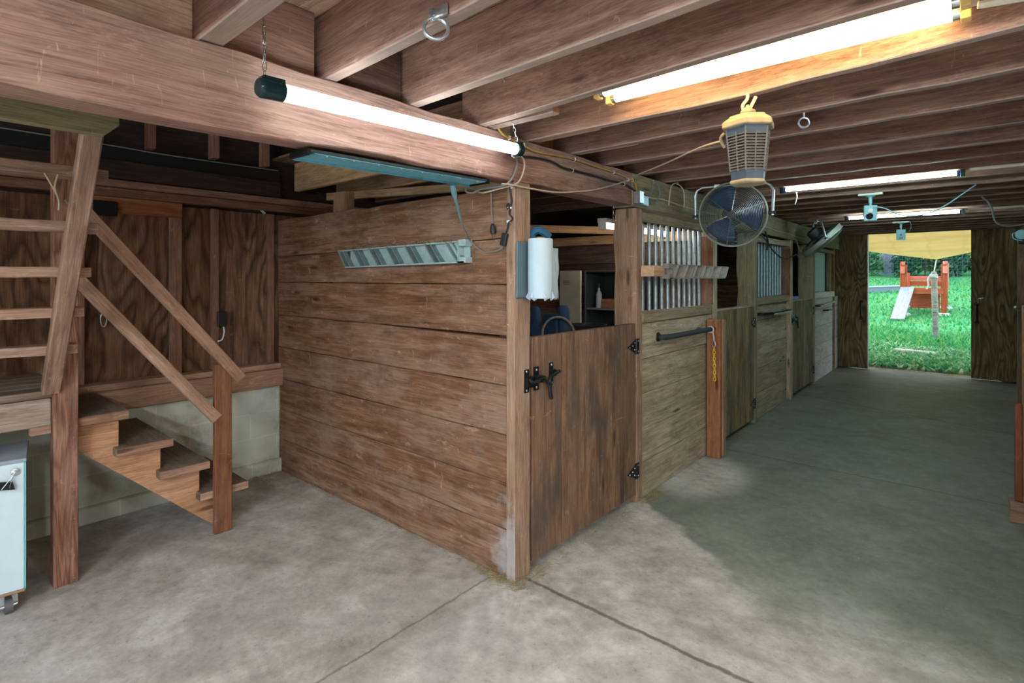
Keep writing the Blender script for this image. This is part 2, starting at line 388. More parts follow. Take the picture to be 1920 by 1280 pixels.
    def ring(s, c, R, r, nrm, n=24, m=8, sx=1.0, **k):
        q = V(nrm).normalized().to_track_quat('Z', 'Y'); c = V(c)
        return s.tube([c + q @ V((R * sx * math.cos(2 * PI * i / n), R * math.sin(2 * PI * i / n), 0)) for i in range(n)], r, m, closed=True, **k)
    def chain(s, p0, p1, link=.03, w=.008, r=.0018):
        p0, p1 = V(p0), V(p1); L = (p1 - p0).length; n = max(2, int(L / (link * .78))); d = (p1 - p0).normalized(); a = d.orthogonal().normalized(); b = d.cross(a)
        for i in range(n):
            c = p0 + (p1 - p0) * ((i + .5) / n); sd = a if i % 2 else b
            s.tube([c + d * (math.sin(2 * PI * j / 10) * link / 2) + sd * (math.cos(2 * PI * j / 10) * w) for j in range(10)], r, 5, closed=True)
        return s
    def build(s, name, mats, parent=None, bevel=0.0, smooth=False, sharp=40):
        me = D.meshes.new(name); org = V((0, 0, 0))
        if parent is not None: org = ORG[parent.name]
        elif s.v:
            lo = [min(p[i] for p in s.v) for i in range(3)]; hi = [max(p[i] for p in s.v) for i in range(3)]
            org = V(((lo[0] + hi[0]) / 2, (lo[1] + hi[1]) / 2, lo[2]))
        me.from_pydata([p - org for p in s.v], [], s.f); me.update()
        for m in (mats if isinstance(mats, (list, tuple)) else [mats]): me.materials.append(m)
        if any(s.mi): me.polygons.foreach_set('material_index', s.mi)
        at = me.attributes.new('grain', 'FLOAT_VECTOR', 'POINT'); at.data.foreach_set('vector', [c for g in s.g for c in g])
        at = me.attributes.new('tint', 'FLOAT', 'POINT'); at.data.foreach_set('value', s.t)
        if smooth:
            me.polygons.foreach_set('use_smooth', [True] * len(me.polygons)); me.set_sharp_from_angle(angle=math.radians(sharp))
        o = D.objects.new(name, me); COL.objects.link(o)
        ORG[o.name] = org
        if parent is not None: o.parent = parent
        else: o.location = org
        if bevel:
            b = o.modifiers.new('edge', 'BEVEL'); b.width = bevel; b.segments = 1; b.limit_method = 'ANGLE'; b.angle_limit = math.radians(50)
        return o

def tag(o, label, cat, group=None, kind='thing'):
    o['label'] = label; o['category'] = cat; o['kind'] = kind
    if group: o['group'] = group
    return o
def thing(name, loc, label, cat, group=None):
    o = D.objects.new(name, None); COL.objects.link(o); o.location = loc; ORG[o.name] = V(loc)
    o.empty_display_size = .05
    return tag(o, label, cat, group)
def struct(o, label=None, cat=None):
    o['kind'] = 'structure'
    if label: o['label'] = label
    if cat: o['category'] = cat
    return o
def spline(pts, n=8):
    pts = [V(p) for p in pts]; out = []
    for i in range(len(pts) - 1):
        p0, p1, p2, p3 = pts[max(i - 1, 0)], pts[i], pts[i + 1], pts[min(i + 2, len(pts) - 1)]
        for k in range(n):
            t = k / n; out.append(.5 * ((2 * p1) + (p2 - p0) * t + (2 * p0 - 5 * p1 + 4 * p2 - p3) * t * t + (3 * p1 - p0 - 3 * p2 + p3) * t ** 3))
    return out + [pts[-1]]
ORD = ['first', 'second', 'third', 'fourth', 'fifth', 'sixth', 'seventh', 'eighth', 'ninth', 'tenth', 'eleventh', 'twelfth', 'thirteenth', 'fourteenth', 'fifteenth',
       'sixteenth', 'seventeenth', 'eighteenth', 'nineteenth', 'twentieth']

# ------------------------------------------------------------------ camera
cam = D.objects.new('camera', D.cameras.new('camera')); COL.objects.link(cam); S.camera = cam
cam.data.sensor_width = 36; cam.data.lens = 1011 / 1920 * 36; cam.data.shift_y = -119 / 1920
cam.data.clip_start = .02; cam.data.clip_end = 400
cam.location = (1.7057, -2.0177, 1.5); cam.rotation_euler = (PI / 2, 0, math.radians(40.55))

# ------------------------------------------------------------------ the shell
XR, YE, YF, XF = 2.2, 8.5, -4.6, 4.6          # right aisle wall, end wall, front wall, front bay's right wall
struct(MB().box(-2.9, 4.9, YF - .3, 8.72, -.12, 0).build('floor', M['floor']), 'worn stained concrete floor slab with tooled joints', 'floor')
c = MB()
for k in range(11):
    y0 = -4.6 + k * 1.22; c.box(-.16, 4.7, y0, y0 + 1.217, 2.432, 2.45, axis=0)
for k in range(8): c.box(-2.6, -.16, .0 + k * 1.1, .0 + (k + 1) * 1.1 - .004, 2.432, 2.45, axis=0)
struct(c.build('ceiling', M['deck']), 'plywood subfloor deck above the joists', 'ceiling')

# wall on the left behind the stairs: block base, sill, plywood
struct(MB().box(-2.62, -2.42, YF, 8.6, .1, .665).box(-2.62, -2.385, YF, 8.6, 0, .1).build('wall_left_base', M['block'], bevel=.006), 'painted concrete block base wall behind the stairs', 'wall')
w = MB()
for y0, y1 in ((-4.6, -3.4), (-3.39, -2.2), (-2.19, -1.20), (-.70, -.435), (-.43, 0.3), (.31, 1.5), (1.51, 2.7), (2.71, 3.9), (3.91, 5.1), (5.11, 6.3), (6.31, 7.5), (7.51, 8.6)):
    w.box(-2.56, -2.505, y0, y1, .70, 2.0, axis=2)
w.box(-2.56, -2.53, -1.2, -.70, .70, 1.92, axis=2)
struct(w.build('wall_left', M['ply'], bevel=.003), 'brown stained plywood wall above the block base', 'wall')
t = MB().box(-2.52, -2.40, YF, .02, .80, .835, axis=1, jit=.004).box(-2.56, -2.365, YF, .015, .665, .80, axis=1, jit=.004)
struct(t.build('trim_1', M['rail'], bevel=.004), 'double timber sill on top of the block wall', 'sill')
t = MB()
for y in (-.445, -.035): t.box(-2.505, -2.47, y - .025, y + .025, .835, 2.0, axis=2)
t.box(-2.505, -2.475, -.735, -.66, .835, 1.92, axis=2).box(-2.505, -2.475, -1.30, -1.2, .835, 1.92, axis=2)
struct(t.build('trim_2', M['header'], bevel=.003), 'upright battens on the plywood wall', 'batten')
struct(MB().box(-2.505, -2.465, -1.34, -.66, 1.915, 2.015, axis=1).build('trim_3', M['fresh'], bevel=.003)).data.materials[0] = M['red_post']
t = MB().box(-2.53, -2.44, YF, 2.6, 2.02, 2.075, axis=1).box(-2.53, -2.46, YF, 2.6, 2.08, 2.13, axis=1)
struct(t.build('trim_4', M['header'], bevel=.004), 'doubled top plate along the back wall', 'plate')
# dark loft opening above the stairs
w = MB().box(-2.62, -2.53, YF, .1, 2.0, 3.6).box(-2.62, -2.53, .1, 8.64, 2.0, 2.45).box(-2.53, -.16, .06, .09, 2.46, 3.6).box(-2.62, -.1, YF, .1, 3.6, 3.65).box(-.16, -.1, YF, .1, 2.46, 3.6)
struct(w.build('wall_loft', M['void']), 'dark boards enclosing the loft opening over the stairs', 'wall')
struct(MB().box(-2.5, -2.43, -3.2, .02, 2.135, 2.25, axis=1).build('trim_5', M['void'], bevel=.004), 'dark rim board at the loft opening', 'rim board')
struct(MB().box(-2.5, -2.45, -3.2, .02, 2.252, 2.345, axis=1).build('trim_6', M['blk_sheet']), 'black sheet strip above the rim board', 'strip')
tag(MB().tube(spline([(-2.43, -2.5, 2.345), (-2.43, -1.2, 2.338), (-2.43, -.8, 2.33), (-2.43, -.3, 2.335), (-2.43, 0.0, 2.34)]), .004, 5).build('thin_wire', M['grey_cord']),
    'thin pale wire along the black strip in the loft opening', 'wire')
for i, y in enumerate((-1.28, -.87, -.48, -.12)):
    nm = ['leftmost, half behind the tall stair post', 'second from the left', 'third from the left', 'closest to the stall partition'][i]
    tag(MB().box(-2.45, -2.36, y - .022, y + .022, 2.346, 3.58, axis=2).build('loft_stud', M['header'], bevel=.003), 'short brown stud in the dark loft opening, ' + nm, 'stud', 'loft studs')

# end wall with the sliding doors, right wall, front bay
w = MB()
w.box(-2.6, .12, YE + .06, YE + .14, 0, 2.45, axis=2).box(2.02, 2.6, YE + .06, YE + .14, 0, 2.45, axis=2).box(.12, 2.02, YE + .06, YE + .14, 2.33, 2.45, axis=0)
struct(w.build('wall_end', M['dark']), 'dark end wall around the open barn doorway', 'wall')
w = MB()
for k in range(9): w.box(XR, XR + .05, -.05, YE + .06, k * .245, k * .245 + .241, axis=1, jit=.002)
w.box(XR, XR + .05, -.05, YE + .06, 2.205, 2.45, axis=1)
struct(w.build('wall_right', M['board'], bevel=.004), 'board wall along the right side of the aisle', 'wall')
w = MB().box(XF, XF + .06, YF, 0, 0, 2.45, axis=2).box(XR + .05, XF, -.05, .0, 0, 2.45, axis=2)
struct(w.build('wall_bay', M['ply']), 'plywood wall of the front bay', 'wall')
w = MB().box(-2.6, -.2, YF - .08, YF, 0, 3.6, axis=2).box(3.3, XF, YF - .08, YF, 0, 2.45, axis=2).box(-.2, 3.3, YF - .08, YF, 2.2, 2.45, axis=0)  # wide doorway is unseen, added so daylight streams in
struct(w.build('wall_front', M['ply']), 'plywood wall behind the camera with a wide doorway added to let daylight in', 'wall')

def barn_door(n, x0, x1, hx, label):
    o = MB().box(x0, x1, YE, YE + .045, .012, 2.32, axis=2).build('door_%d' % n, M['ply_door'], bevel=.003)
    struct(o, label, 'door')
    h = MB(); z0, z1 = .82, 1.13
    h.tube(spline([(hx, YE - .002, z0 + .03), (hx, YE - .045, z0 + .045), (hx, YE - .05, (z0 + z1) / 2), (hx, YE - .045, z1 - .045), (hx, YE - .002, z1 - .03)], 5), .014, 8)
    for z in (z0 + .02, z1 - .02): h.lathe([(.03, 0), (.026, .008), (.01, .01)], 10, Matrix.Translation((hx, YE, z)) @ Matrix.Rotation(PI / 2, 4, 'X'))
    h.build('handle', M['black_metal'], o, smooth=True)
    return o
d1 = barn_door(1, -.20, .385, .30, 'grained plywood sliding barn door on the left of the bright doorway')
MB().box(.385, .397, YE - .002, YE + .047, .012, 2.32).build('edge_strip', M['steel'], d1)
d2 = barn_door(2, 1.68, 2.195, 1.745, 'grained plywood sliding barn door on the right of the bright doorway')
MB().tube([(1.76, YE - .004, 1.13), (1.76, YE - .012, 1.20), (1.82, YE - .012, 1.205)], .006, 6).tube([(1.785, YE - .012, 1.2), (1.785, YE - .012, 1.165)], .005, 6).build('hook', M['steel'], d2)

# ------------------------------------------------------------------ beams and joists
b = MB(); N = 30
vs = []; fs = []
for i in range(N + 1):
    y = -4.55 + (1.19 + 4.55) * i / N
    s1, s2 = random.uniform(-.005, .005), random.uniform(-.007, .007)
    zb = 1.948 + .03 * max(0, min(1, (y + 1.6) / 1.6))
    vs += [(-.14, y, zb + .004), (.0 + s1 * .5, y, zb + s2), (.0 + s1 * .6, y, 2.192 + s1), (-.14, y, 2.194)]
for i in range(N):
    for j in range(4): fs.append((i * 4 + j, i * 4 + (j + 1) % 4, i * 4 + 4 + (j + 1) % 4, i * 4 + 4 + j))
fs += [(3, 2, 1, 0), (N * 4, N * 4 + 1, N * 4 + 2, N * 4 + 3)]
b.add(vs, fs, 1, tint=.55)
tag(b.build('timber_beam', M['beam'], bevel=.004), 'heavy reddish timber girder above the stairs, behind the hanging tube light', 'beam', kind='structure')
tag(MB().box(-.14, 0.003, 1.192, YE + .05, 1.972, 2.192, axis=1, tint=.5).build('timber_beam', M['beam_far'], bevel=.006), 'dull olive timber girder over the far stall fronts', 'beam', kind='structure')

R0 = [-1.74, -1.345, -.98, -.605, -.22, .145, .52, .90, 1.35, 1.735]
while R0[-1] < 8.1: R0.append(R0[-1] + .3865)
JY = {1: (-1.345, -1.366, -1.40, -1.45), 2: (-.96, -1.02, -1.07, -1.15), 3: (-.59, -.635, -.68, -.74), 4: (-.19, -.285, -.31, -.33), 5: (.155, .168, .06, .03), 6: (.535, .512, .49, .47), 7: (.93, .905, .88, .87)}
JL = {0: 'ceiling joist just visible in the top left corner', 1: 'thick ceiling joist ending over the girder left of the light chain', 2: 'ceiling joist holding the steel tie ring',
      3: 'reddish ceiling joist just beyond the tie ring', 4: 'ceiling joist along the near side of the warm double tube light', 5: 'ceiling joist glowing orange beside the warm double tube light',
      6: 'ceiling joist carrying the small eye hook', 7: 'ceiling joist just beyond the eye hook'}
for i, r in enumerate(R0):
    x1 = 4.6 if r < -.1 else XR + .02
    j = MB(); wd = .045 if i != 1 else .07; ys = JY.get(i, (r, r, r, r)); xs = [-.13, 0, 1.0, 1.85, x1]; yk = [ys[0], ys[0], ys[1], ys[2], ys[3] if x1 < 3 else ys[2] - .25 * (ys[0] - ys[2])]
    vs = []; fs = []; n = 12
    for q in range(n + 1):
        x = -.13 + (x1 + .13) * q / n; k = max(z for z in range(4) if xs[z] <= x + 1e-9); f = (x - xs[k]) / (xs[k + 1] - xs[k]); y = yk[k] + (yk[k + 1] - yk[k]) * min(1, f)
        dz, dy = random.uniform(-.003, .003), random.uniform(-.002, .002)
        vs += [(x, y - wd + dy, 2.196 + dz), (x, y + dy, 2.196 + dz), (x, y, 2.432), (x, y - wd, 2.432)]
    for q in range(n):
        for z in range(4): fs.append((q * 4 + z, q * 4 + (z + 1) % 4, q * 4 + 4 + (z + 1) % 4, q * 4 + 4 + z))
    fs += [(3, 2, 1, 0), (n * 4, n * 4 + 1, n * 4 + 2, n * 4 + 3)]
    j.add(vs, fs, 0)
    lab = JL.get(i) or 'dark ceiling joist, %s beyond the eye hook' % ORD[i - 7]
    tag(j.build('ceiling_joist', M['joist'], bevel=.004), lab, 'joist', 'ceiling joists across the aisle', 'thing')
for i, r in enumerate(R0[4:12], 4):
    x0 = -.15 if i == 4 else -2.5
    r = JY.get(i, (r,))[0]
    j = MB().box(x0, .36 if i < 8 else .2, r + .012, r + .055, 2.20 + random.uniform(-.004, .004), 2.431, axis=0, jit=.003)
    lab = {4: 'short lapped joist end over the girder near the right light chain', 5: 'lapped joist running back over the near stall, first from the stair opening',
           6: 'lapped joist running back over the near stall, second from the stair opening', 7: 'lapped joist running back over the near stall, third from the stair opening'}.get(i) or \
        'joist over the stalls behind the girder, %s from the stair opening' % ORD[i - 5]
    tag(j.build('stall_joist', M['fresh'] if i in (5, 6) else M['joist'] if i < 8 else M['dark'], bevel=.004), lab, 'joist', 'joists over the stalls')  # first two full-length joists golden: warm lamplight put into their wood colour
for i, (y0, y1) in enumerate(((-1.785 + .047, -1.417), (-1.343, -1.028))):
    tag(MB().box(-.10, -.055, y0, y1, 2.196, 2.43, axis=1).build('blocking_board', M['pale'] if i == 0 else M['joist'], bevel=.002),
        ['pale blocking board on the girder in the top left corner', 'blocking board between joists behind the left light chain'][i], 'blocking board')
tag(MB().box(-.10, -.055, -.977, -.652, 2.196, 2.43, axis=1).build('blocking_board', M['dark']), 'shadowed blocking board beneath the tie ring joist bay', 'blocking board')

# ------------------------------------------------------------------ near stall: partition, posts
zs = [0, .245, .475, .716, .962, 1.211, 1.468, 1.70, 1.955]
part = thing('stall_partition', (-1.2, .02, 0), 'brown wall of wide horizontal boards with a slotted plastic rack on it', 'partition')
for k in range(8):
    n = 14; z0, z1 = zs[k] + .002, zs[k + 1] - .002
    p = MB(); vs = []; fs = []
    for i in range(n + 1):
        x = -2.44 + 2.38 * i / n
        tl = 0
        if k in (6,): tl = .0; 
        a = z0 + (0 if k == 0 else random.uniform(-.002, .002)); c_ = z1 + random.uniform(-.003, .003)
        if k == 6: c_ -= .035 * (1 - i / n)
        if k == 7: a -= .035 * (1 - i / n); c_ += (random.uniform(-.012, .006) if i < 8 else 0)
        if k == 4: c_ -= .012 * max(0, (i / n - .5)) * 2
        yy = .006 + random.uniform(-.0025, .0025)
        vs += [(x, yy, a), (x, yy + .04, a), (x, yy + .04, c_), (x, yy, c_)]
    for i in range(n):
        for j in range(4): fs.append((i * 4 + j, i * 4 + (j + 1) % 4, i * 4 + 4 + (j + 1) % 4, i * 4 + 4 + j))
    fs += [(3, 2, 1, 0), (n * 4, n * 4 + 1, n * 4 + 2, n * 4 + 3)]
    p.add(vs, fs, 0, tint=[.75, .55, .5, .62, .55, .42, .5, .62][k])
    p.build('board', M['board'], part, bevel=.003)
MB().box(-1.72, -1.58, .048, .13, 0, 2.10, axis=2).build('stud', M['rail'], part, bevel=.003)

cp = MB()
vs = []; n = 12
for i in range(n + 1):
    z = 1.975 * i / n; j = random.uniform(-.004, .004)
    vs += [(-.056, -.004, z), (.0, -.004, z), (.0, .118 + j, z), (-.056, .118 + j, z)]
fs = []
for i in range(n):
    for j in range(4): fs.append((i * 4 + j, i * 4 + (j + 1) % 4, i * 4 + 4 + (j + 1) % 4, i * 4 + 4 + j))
fs += [(3, 2, 1, 0), (n * 4, n * 4 + 1, n * 4 + 2, n * 4 + 3)]
cp.add(vs, fs, 2, tint=.7)
post = tag(cp.build('corner_post', M['post'], bevel=.004), 'brown corner post carrying the paper towel holder and cable plug', 'post')
MB().box(-.150, -.062, .055, .115, 0, 1.97, axis=2).build('backing_stud', M['board'], post)

def posts(name, x0, x1, y0, y1, z0, z1, m, label, wob=.006, tint=.6):
    vs = []; n = 10; b = MB()
    for i in range(n + 1):
        z = z0 + (z1 - z0) * i / n; a, c_ = random.uniform(-wob, wob), random.uniform(-wob, wob) * .3
        vs += [(x0 + a * 1.6, y0, z), (x1 + c_, y0, z), (x1 + c_, y1, z), (x0 + a, y1, z)]
    fs = []
    for i in range(n):
        for j in range(4): fs.append((i * 4 + j, i * 4 + (j + 1) % 4, i * 4 + 4 + (j + 1) % 4, i * 4 + 4 + j))
    fs += [(3, 2, 1, 0), (n * 4, n * 4 + 1, n * 4 + 2, n * 4 + 3)]
    b.add(vs, fs, 2, tint=tint)
    return tag(b.build(name, m, bevel=.004), label, 'post')
def jamb(p, y): MB().box(-.108, -.004, y - .016, y - .001, 1.27, 1.86, axis=2).build('jamb_board', M['board'], p)
posts('stall_post', -.17, 0, 1.252, 1.338, 0, 1.97, M['post'], 'wavy edged brown post under the junction box between the near half door and bar grille')
jamb(posts('stall_post', -.11, 0, 2.655, 2.745, 0, 1.97, M['grey'], 'grey post on the far side of the near bar grille', .001), 2.655)
posts('stall_post', -.175, 0, 3.81, 3.895, 0, 1.97, M['beam_far'], 'olive post between the middle half door and the middle grille')
jamb(posts('stall_post', -.11, 0, 5.25, 5.345, 0, 1.97, M['grey'], 'pale post on the far side of the middle grille', .001), 5.25)
posts('stall_post', -.20, 0, 6.49, 6.59, 0, 1.97, M['beam_far'], 'olive post between the far half door and the blue grey panel')
posts('stall_post', -.11, -.01, 8.0, 8.1, 0, 1.97, M['board'], 'brown post against the left barn door', .002)

def half_door(y0, y1, m, label, ztop=1.20, ledge=None, n=4, handle=True):
    d = thing('half_door', (-.02, (y0 + y1) / 2, .05), label, 'door')
    b = MB(); ys = [y0 + (y1 - y0) * k / n for k in range(n + 1)]
    if n == 4: ys = [y0, y0 + (y1 - y0) * .235, y0 + (y1 - y0) * .49, y0 + (y1 - y0) * .76, y1]
    for k in range(n): b.box(-.042, -.003, ys[k] + .0028, ys[k + 1] - .0028, .055, ztop + .004 * random.uniform(-1, 1), axis=2, tint=random.uniform(.35, .7))
    b.build('plank_panel', m, d, bevel=.002)
    if ledge: MB().box(-.10, -.044, y0, y1, ztop - .03, ztop + .012, axis=1).build('top_ledge', ledge, d, bevel=.003)
    MB().box(-.066, -.043, y0 + .04, y1 - .04, .2, .34, axis=1).box(-.066, -.043, y0 + .04, y1 - .04, .85, .99, axis=1).build('brace', M['board'], d)
    for z in (.215, 1.045):
        h = MB()
        h.prism([(y1 - .115, z), (y1 - .012, z + .045), (y1 - .012, z - .045)], 0, -.003, .003)
        h.box(-.003, .004, y1 + .004, y1 + .036, z - .05, z + .05)
        h.tube([(.003, y1 - .004, z - .05), (.003, y1 - .004, z + .05)], .009, 8)
        ho = h.build('hinge', M['black_metal'], d)
        s = MB()
        for yy, zz in ((y1 - .095, 0), (y1 - .055, .008), (y1 - .028, -.02), (y1 - .028, .026), (y1 + .022, .035), (y1 + .022, -.035)):
            s.lathe([(.0055, 0), (.004, .003)], 8, Matrix.Translation((.004, yy, z + zz)) @ Matrix.Rotation(PI / 2, 4, 'Y'))
        s.build('screw', M['steel'], ho)
    if handle:
        yl = y0 + .0; z = .985
        l = MB()
        l.box(-.003, .004, yl - .066, yl - .03, z - .06, z + .055).tube(spline([(.012, yl - .05, z + .012), (.03, yl - .03, z - .01), (.03, yl + .02, z - .008)], 4), .008, 6)
        l.box(.0, .022, yl - .062, yl - .02, z - .035, z + .02)
        lo = l.build('latch_keeper', M['black_metal'], d)
        l = MB().box(-.003, .004, yl + .012, yl + .05, z - .06, z + .06).box(.004, .026, yl + .005, yl + .058, z - .02, z + .014)
        lt = l.build('latch_plate', M['black_metal'], d)
        MB().box(-.003, .004, yl + .145, yl + .175, z - .05, z + .065).box(.004, .02, yl + .14, yl + .185, z - .004, z + .028).build('latch_plate', M['black_metal'], d)
        h = MB().tube([(.024, yl - .04, z - .012), (.024, yl + .075, z + .004)], .008, 8)
        h.tube(spline([(.024, yl + .06, z + .0), (.024, yl + .105, z - .035), (.03, yl + .112, z - .075), (.034, yl + .118, z - .115)], 5), .010, 8)
        h.tube(spline([(.03, yl + .112, z - .06), (.026, yl + .118, z - .01), (.024, yl + .15, z + .008), (.024, yl + .205, z + .018)], 5), .009, 8)
        h.build('latch_handle', M['black_metal'], d, smooth=True)
        s = MB()
        for yy, zz in ((yl - .05, .045), (yl - .05, -.05), (yl + .03, .045), (yl + .03, -.045), (yl + .16, .055), (yl + .16, -.04)):
            s.lathe([(.007, 0), (.005, .004)], 8, Matrix.Translation((.004, yy, z + zz)) @ Matrix.Rotation(PI / 2, 4, 'Y'))
        s.build('screw', M['steel'], lt)
    return d
half_door(.135, 1.248, M['door'], 'brown plank half door with black latch beside the corner post')
half_door(2.75, 3.806, M['door_far'], 'olive stained half door behind the red brown post', ztop=1.205, ledge=M['grey'], handle=False)
half_door(5.35, 6.485, M['door_far'], 'narrow looking dark half door farthest along the aisle', ztop=1.20, ledge=M['grey'])

def stall_front(y0, y1, zl, xf, m, label):
    t = thing('plank_wall', ((xf - .02), (y0 + y1) / 2, 0), label, 'stall wall')
    for k in range(len(zl) - 1):
        MB().box(xf - .04, xf, y0, y1, zl[k] + .002, zl[k + 1] - .002, axis=1, jit=.0015, tint=random.uniform(.4, .75)).build('board', m, t, bevel=.003)
    return t
w2 = stall_front(1.342, 2.637, [0, .24, .465, .71, .945, 1.19], -.012, M['grey'], 'weathered board wall under the near bar grille with a black rail')
MB().box(-.14, .0, 1.342, 2.637, 1.192, 1.262, axis=1, jit=.003).build('sill_board', M['grey'], w2, bevel=.006)
w3 = stall_front(3.90, 5.232, [0, .27, .53, .775, 1.045, 1.215], -.045, M['grey'], 'weathered board wall under the middle grille with a green rail')
MB().box(-.14, -.01, 3.90, 5.232, 1.217, 1.292, axis=1, jit=.003).build('sill_board', M['grey'], w3, bevel=.006)
w4 = stall_front(6.595, 8.45, [0, .27, .52, .79, 1.04, 1.20], -.03, M['white_board'], 'pale whitewashed board wall next to the left barn door')
MB().box(-.14, -.0, 6.595, 8.0, 1.202, 1.292, axis=1, jit=.003).build('sill_board', M['white_board'], w4, bevel=.006)

def grille(y0, y1, z0, z1, ys, r, m, fm, label, ztop):
    t = thing('bar_grille', (-.08, (y0 + y1) / 2, z0), label, 'grille')
    MB().box(-.035, .0, y0, y1, z1 + .02, z1 + .08, axis=1, jit=.003).build('top_rail', fm, t, bevel=.003)
    MB().box(-.11, -.04, y0, y1, z1 + .035, z1 + .075, axis=1).build('inner_rail', M['dark'], t)
    for y in ys: MB().tube([(-.08, y, z0), (-.08, y, z1 + .03)], r, 10).build('bar', m, t, smooth=True)
    return t
grille(1.342, 2.637, 1.264, 1.868, [1.39 + .104 * k for k in range(12)], .0148, M['bar'], M['grey'], 'grille of round steel bars above the black rail', 1.9)
grille(3.90, 5.232, 1.294, 1.86, [4.0 + .108 * k for k in range(11)], .0125, M['bar_blue'], M['grey'], 'grille of pale blue bars in the middle stall front', 1.9)
# far panel
t = thing('metal_sheeting', (-.06, 7.2, 1.294), 'blue grey metal sheet over the whitewashed boards', 'panel')
MB().box(-.075, -.06, 6.6, 7.62, 1.294, 1.90, axis=2).build('sheet', M['panel_blue'], t)
MB().box(-.05, -.0, 6.6, 8.0, 1.885, 1.935, axis=1).build('top_rail', M['post'], t, bevel=.003)
MB().box(-.05, -.0, 7.63, 7.74, 1.294, 1.88, axis=2).box(-.075, -.05, 7.76, 7.98, 1.294, 1.88, axis=2).build('side_board', M['door_far'], t, bevel=.003)

# ------------------------------------------------------------------ inside the stalls
def cross_wall(y, label, top=1.92):
    t = thing('stall_divider', (-1.3, y, 0), label, 'partition')
    zz = 0; k = 0
    while zz < top - .02:
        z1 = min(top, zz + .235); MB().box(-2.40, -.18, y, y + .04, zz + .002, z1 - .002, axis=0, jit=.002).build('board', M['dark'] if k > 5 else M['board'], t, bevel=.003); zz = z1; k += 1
    return t
cross_wall(2.78, 'dark board divider at the back of the near stall')
cross_wall(5.40, 'dark board divider seen over the middle half door')
tag(MB().box(-2.40, -.2, 2.735, 2.775, 1.84, 1.93, axis=0).build('timber_rail', M['fresh'], bevel=.003), 'golden timber rail high on the near stall divider', 'rail')
tag(MB().bar((-2.3, .35, 2.16), (-.2, 1.05, 2.16), .04, .06).build('timber_brace', M['fresh'], bevel=.003), 'golden brace under the joists over the near stall', 'brace')
tag(MB().bar((-2.3, 1.2, 1.99), (-.9, 2.70, 1.96), .04, .07).build('timber_brace', M['fresh'], bevel=.003), 'golden brace near the stall divider, beneath the stall tube light', 'brace')

# locker with an open door
t = thing('locker', (-.85, 2.5, 0), 'open beige metal locker with a shelf inside the near stall', 'locker')
b = MB().box(-1.13, -1.115, 2.36, 2.72, .06, 1.57).box(-.55, -.535, 2.36, 2.72, .06, 1.57).box(-1.115, -.55, 2.705, 2.72, .06, 1.57).box(-1.115, -.55, 2.36, 2.705, 1.555, 1.57).box(-1.115, -.55, 2.36, 2.705, .06, .075)
b.box(-1.115, -.55, 2.36, 2.705, 0, .06)
b.build('body', [M['locker_in']], t, bevel=.003)
MB().box(-1.112, -.552, 2.37, 2.70, 1.20, 1.215).build('shelf', M['rack_grey'], t)
dd = MB().bar((-1.385, 2.325, .82), (-1.125, 2.30, .82), .02, 1.5).build('door', M['locker'], t, bevel=.003)
v = MB()
for z in (1.47, 1.455, 1.44): v.box(-1.33, -1.21, 2.303, 2.309, z, z + .004)
v.build('vent_slot', M['locker_in'], dd)
t = thing('spray_bottle', (-1.02, 2.45, 1.216), 'pale bottle on the shelf of the open locker', 'bottle')
MB().lathe([(.028, 0), (.03, .01), (.03, .13), (.012, .16), (.012, .19)], 12, Matrix.Translation((-1.02, 2.45, 1.216))).build('body', M['bottle'], t, smooth=True)
MB().lathe([(.015, .19), (.015, .22), (.008, .235)], 10, Matrix.Translation((-1.02, 2.45, 1.216))).build('cap', M['black_plastic'], t, smooth=True)
t = tag(MB().box(-.97, -.80, 2.42, 2.6, 1.216, 1.30, jit=.006).build('small_box', M['red_post'], bevel=.006), 'dull brown box on the locker shelf beside the bottle', 'box')
tag(MB().lathe([(.001, 0), (.09, .02), (.11, .12), (.10, .24), (.05, .31), (.001, .32)], 14, Matrix.Translation((-.72, 2.5, .85)) @ Matrix.Diagonal((1, .9, 1, 1))).build('cloth_bag', M['blue_cloth'], smooth=True),
    'dark blue cloth bag in the lower part of the open locker', 'bag')
t = MB().box(-1.112, -.552, 2.37, 2.70, .835, .848).build('shelf', M['rack_grey'], D.objects['locker'])
# long handled tool left of the locker
t = thing('stall_fork', (-1.47, 2.66, 0), 'long handled stall fork standing head up beside the locker', 'tool')
MB().tube([(-1.47, 2.62, .01), (-1.47, 2.67, 1.33)], .016, 8).build('handle', M['pole'], t, smooth=True)
h = MB().tube([(-1.47, 2.67, 1.33), (-1.47, 2.675, 1.42)], .02, 8).tube([(-1.58, 2.675, 1.43), (-1.36, 2.675, 1.43)], .014, 6)
for k in range(8): h.tube(spline([(-1.575 + .03 * k, 2.675, 1.43), (-1.575 + .03 * k, 2.65, 1.5), (-1.575 + .03 * k, 2.66, 1.56)], 3), .006, 5)
h.build('head', M['black_plastic'], t)
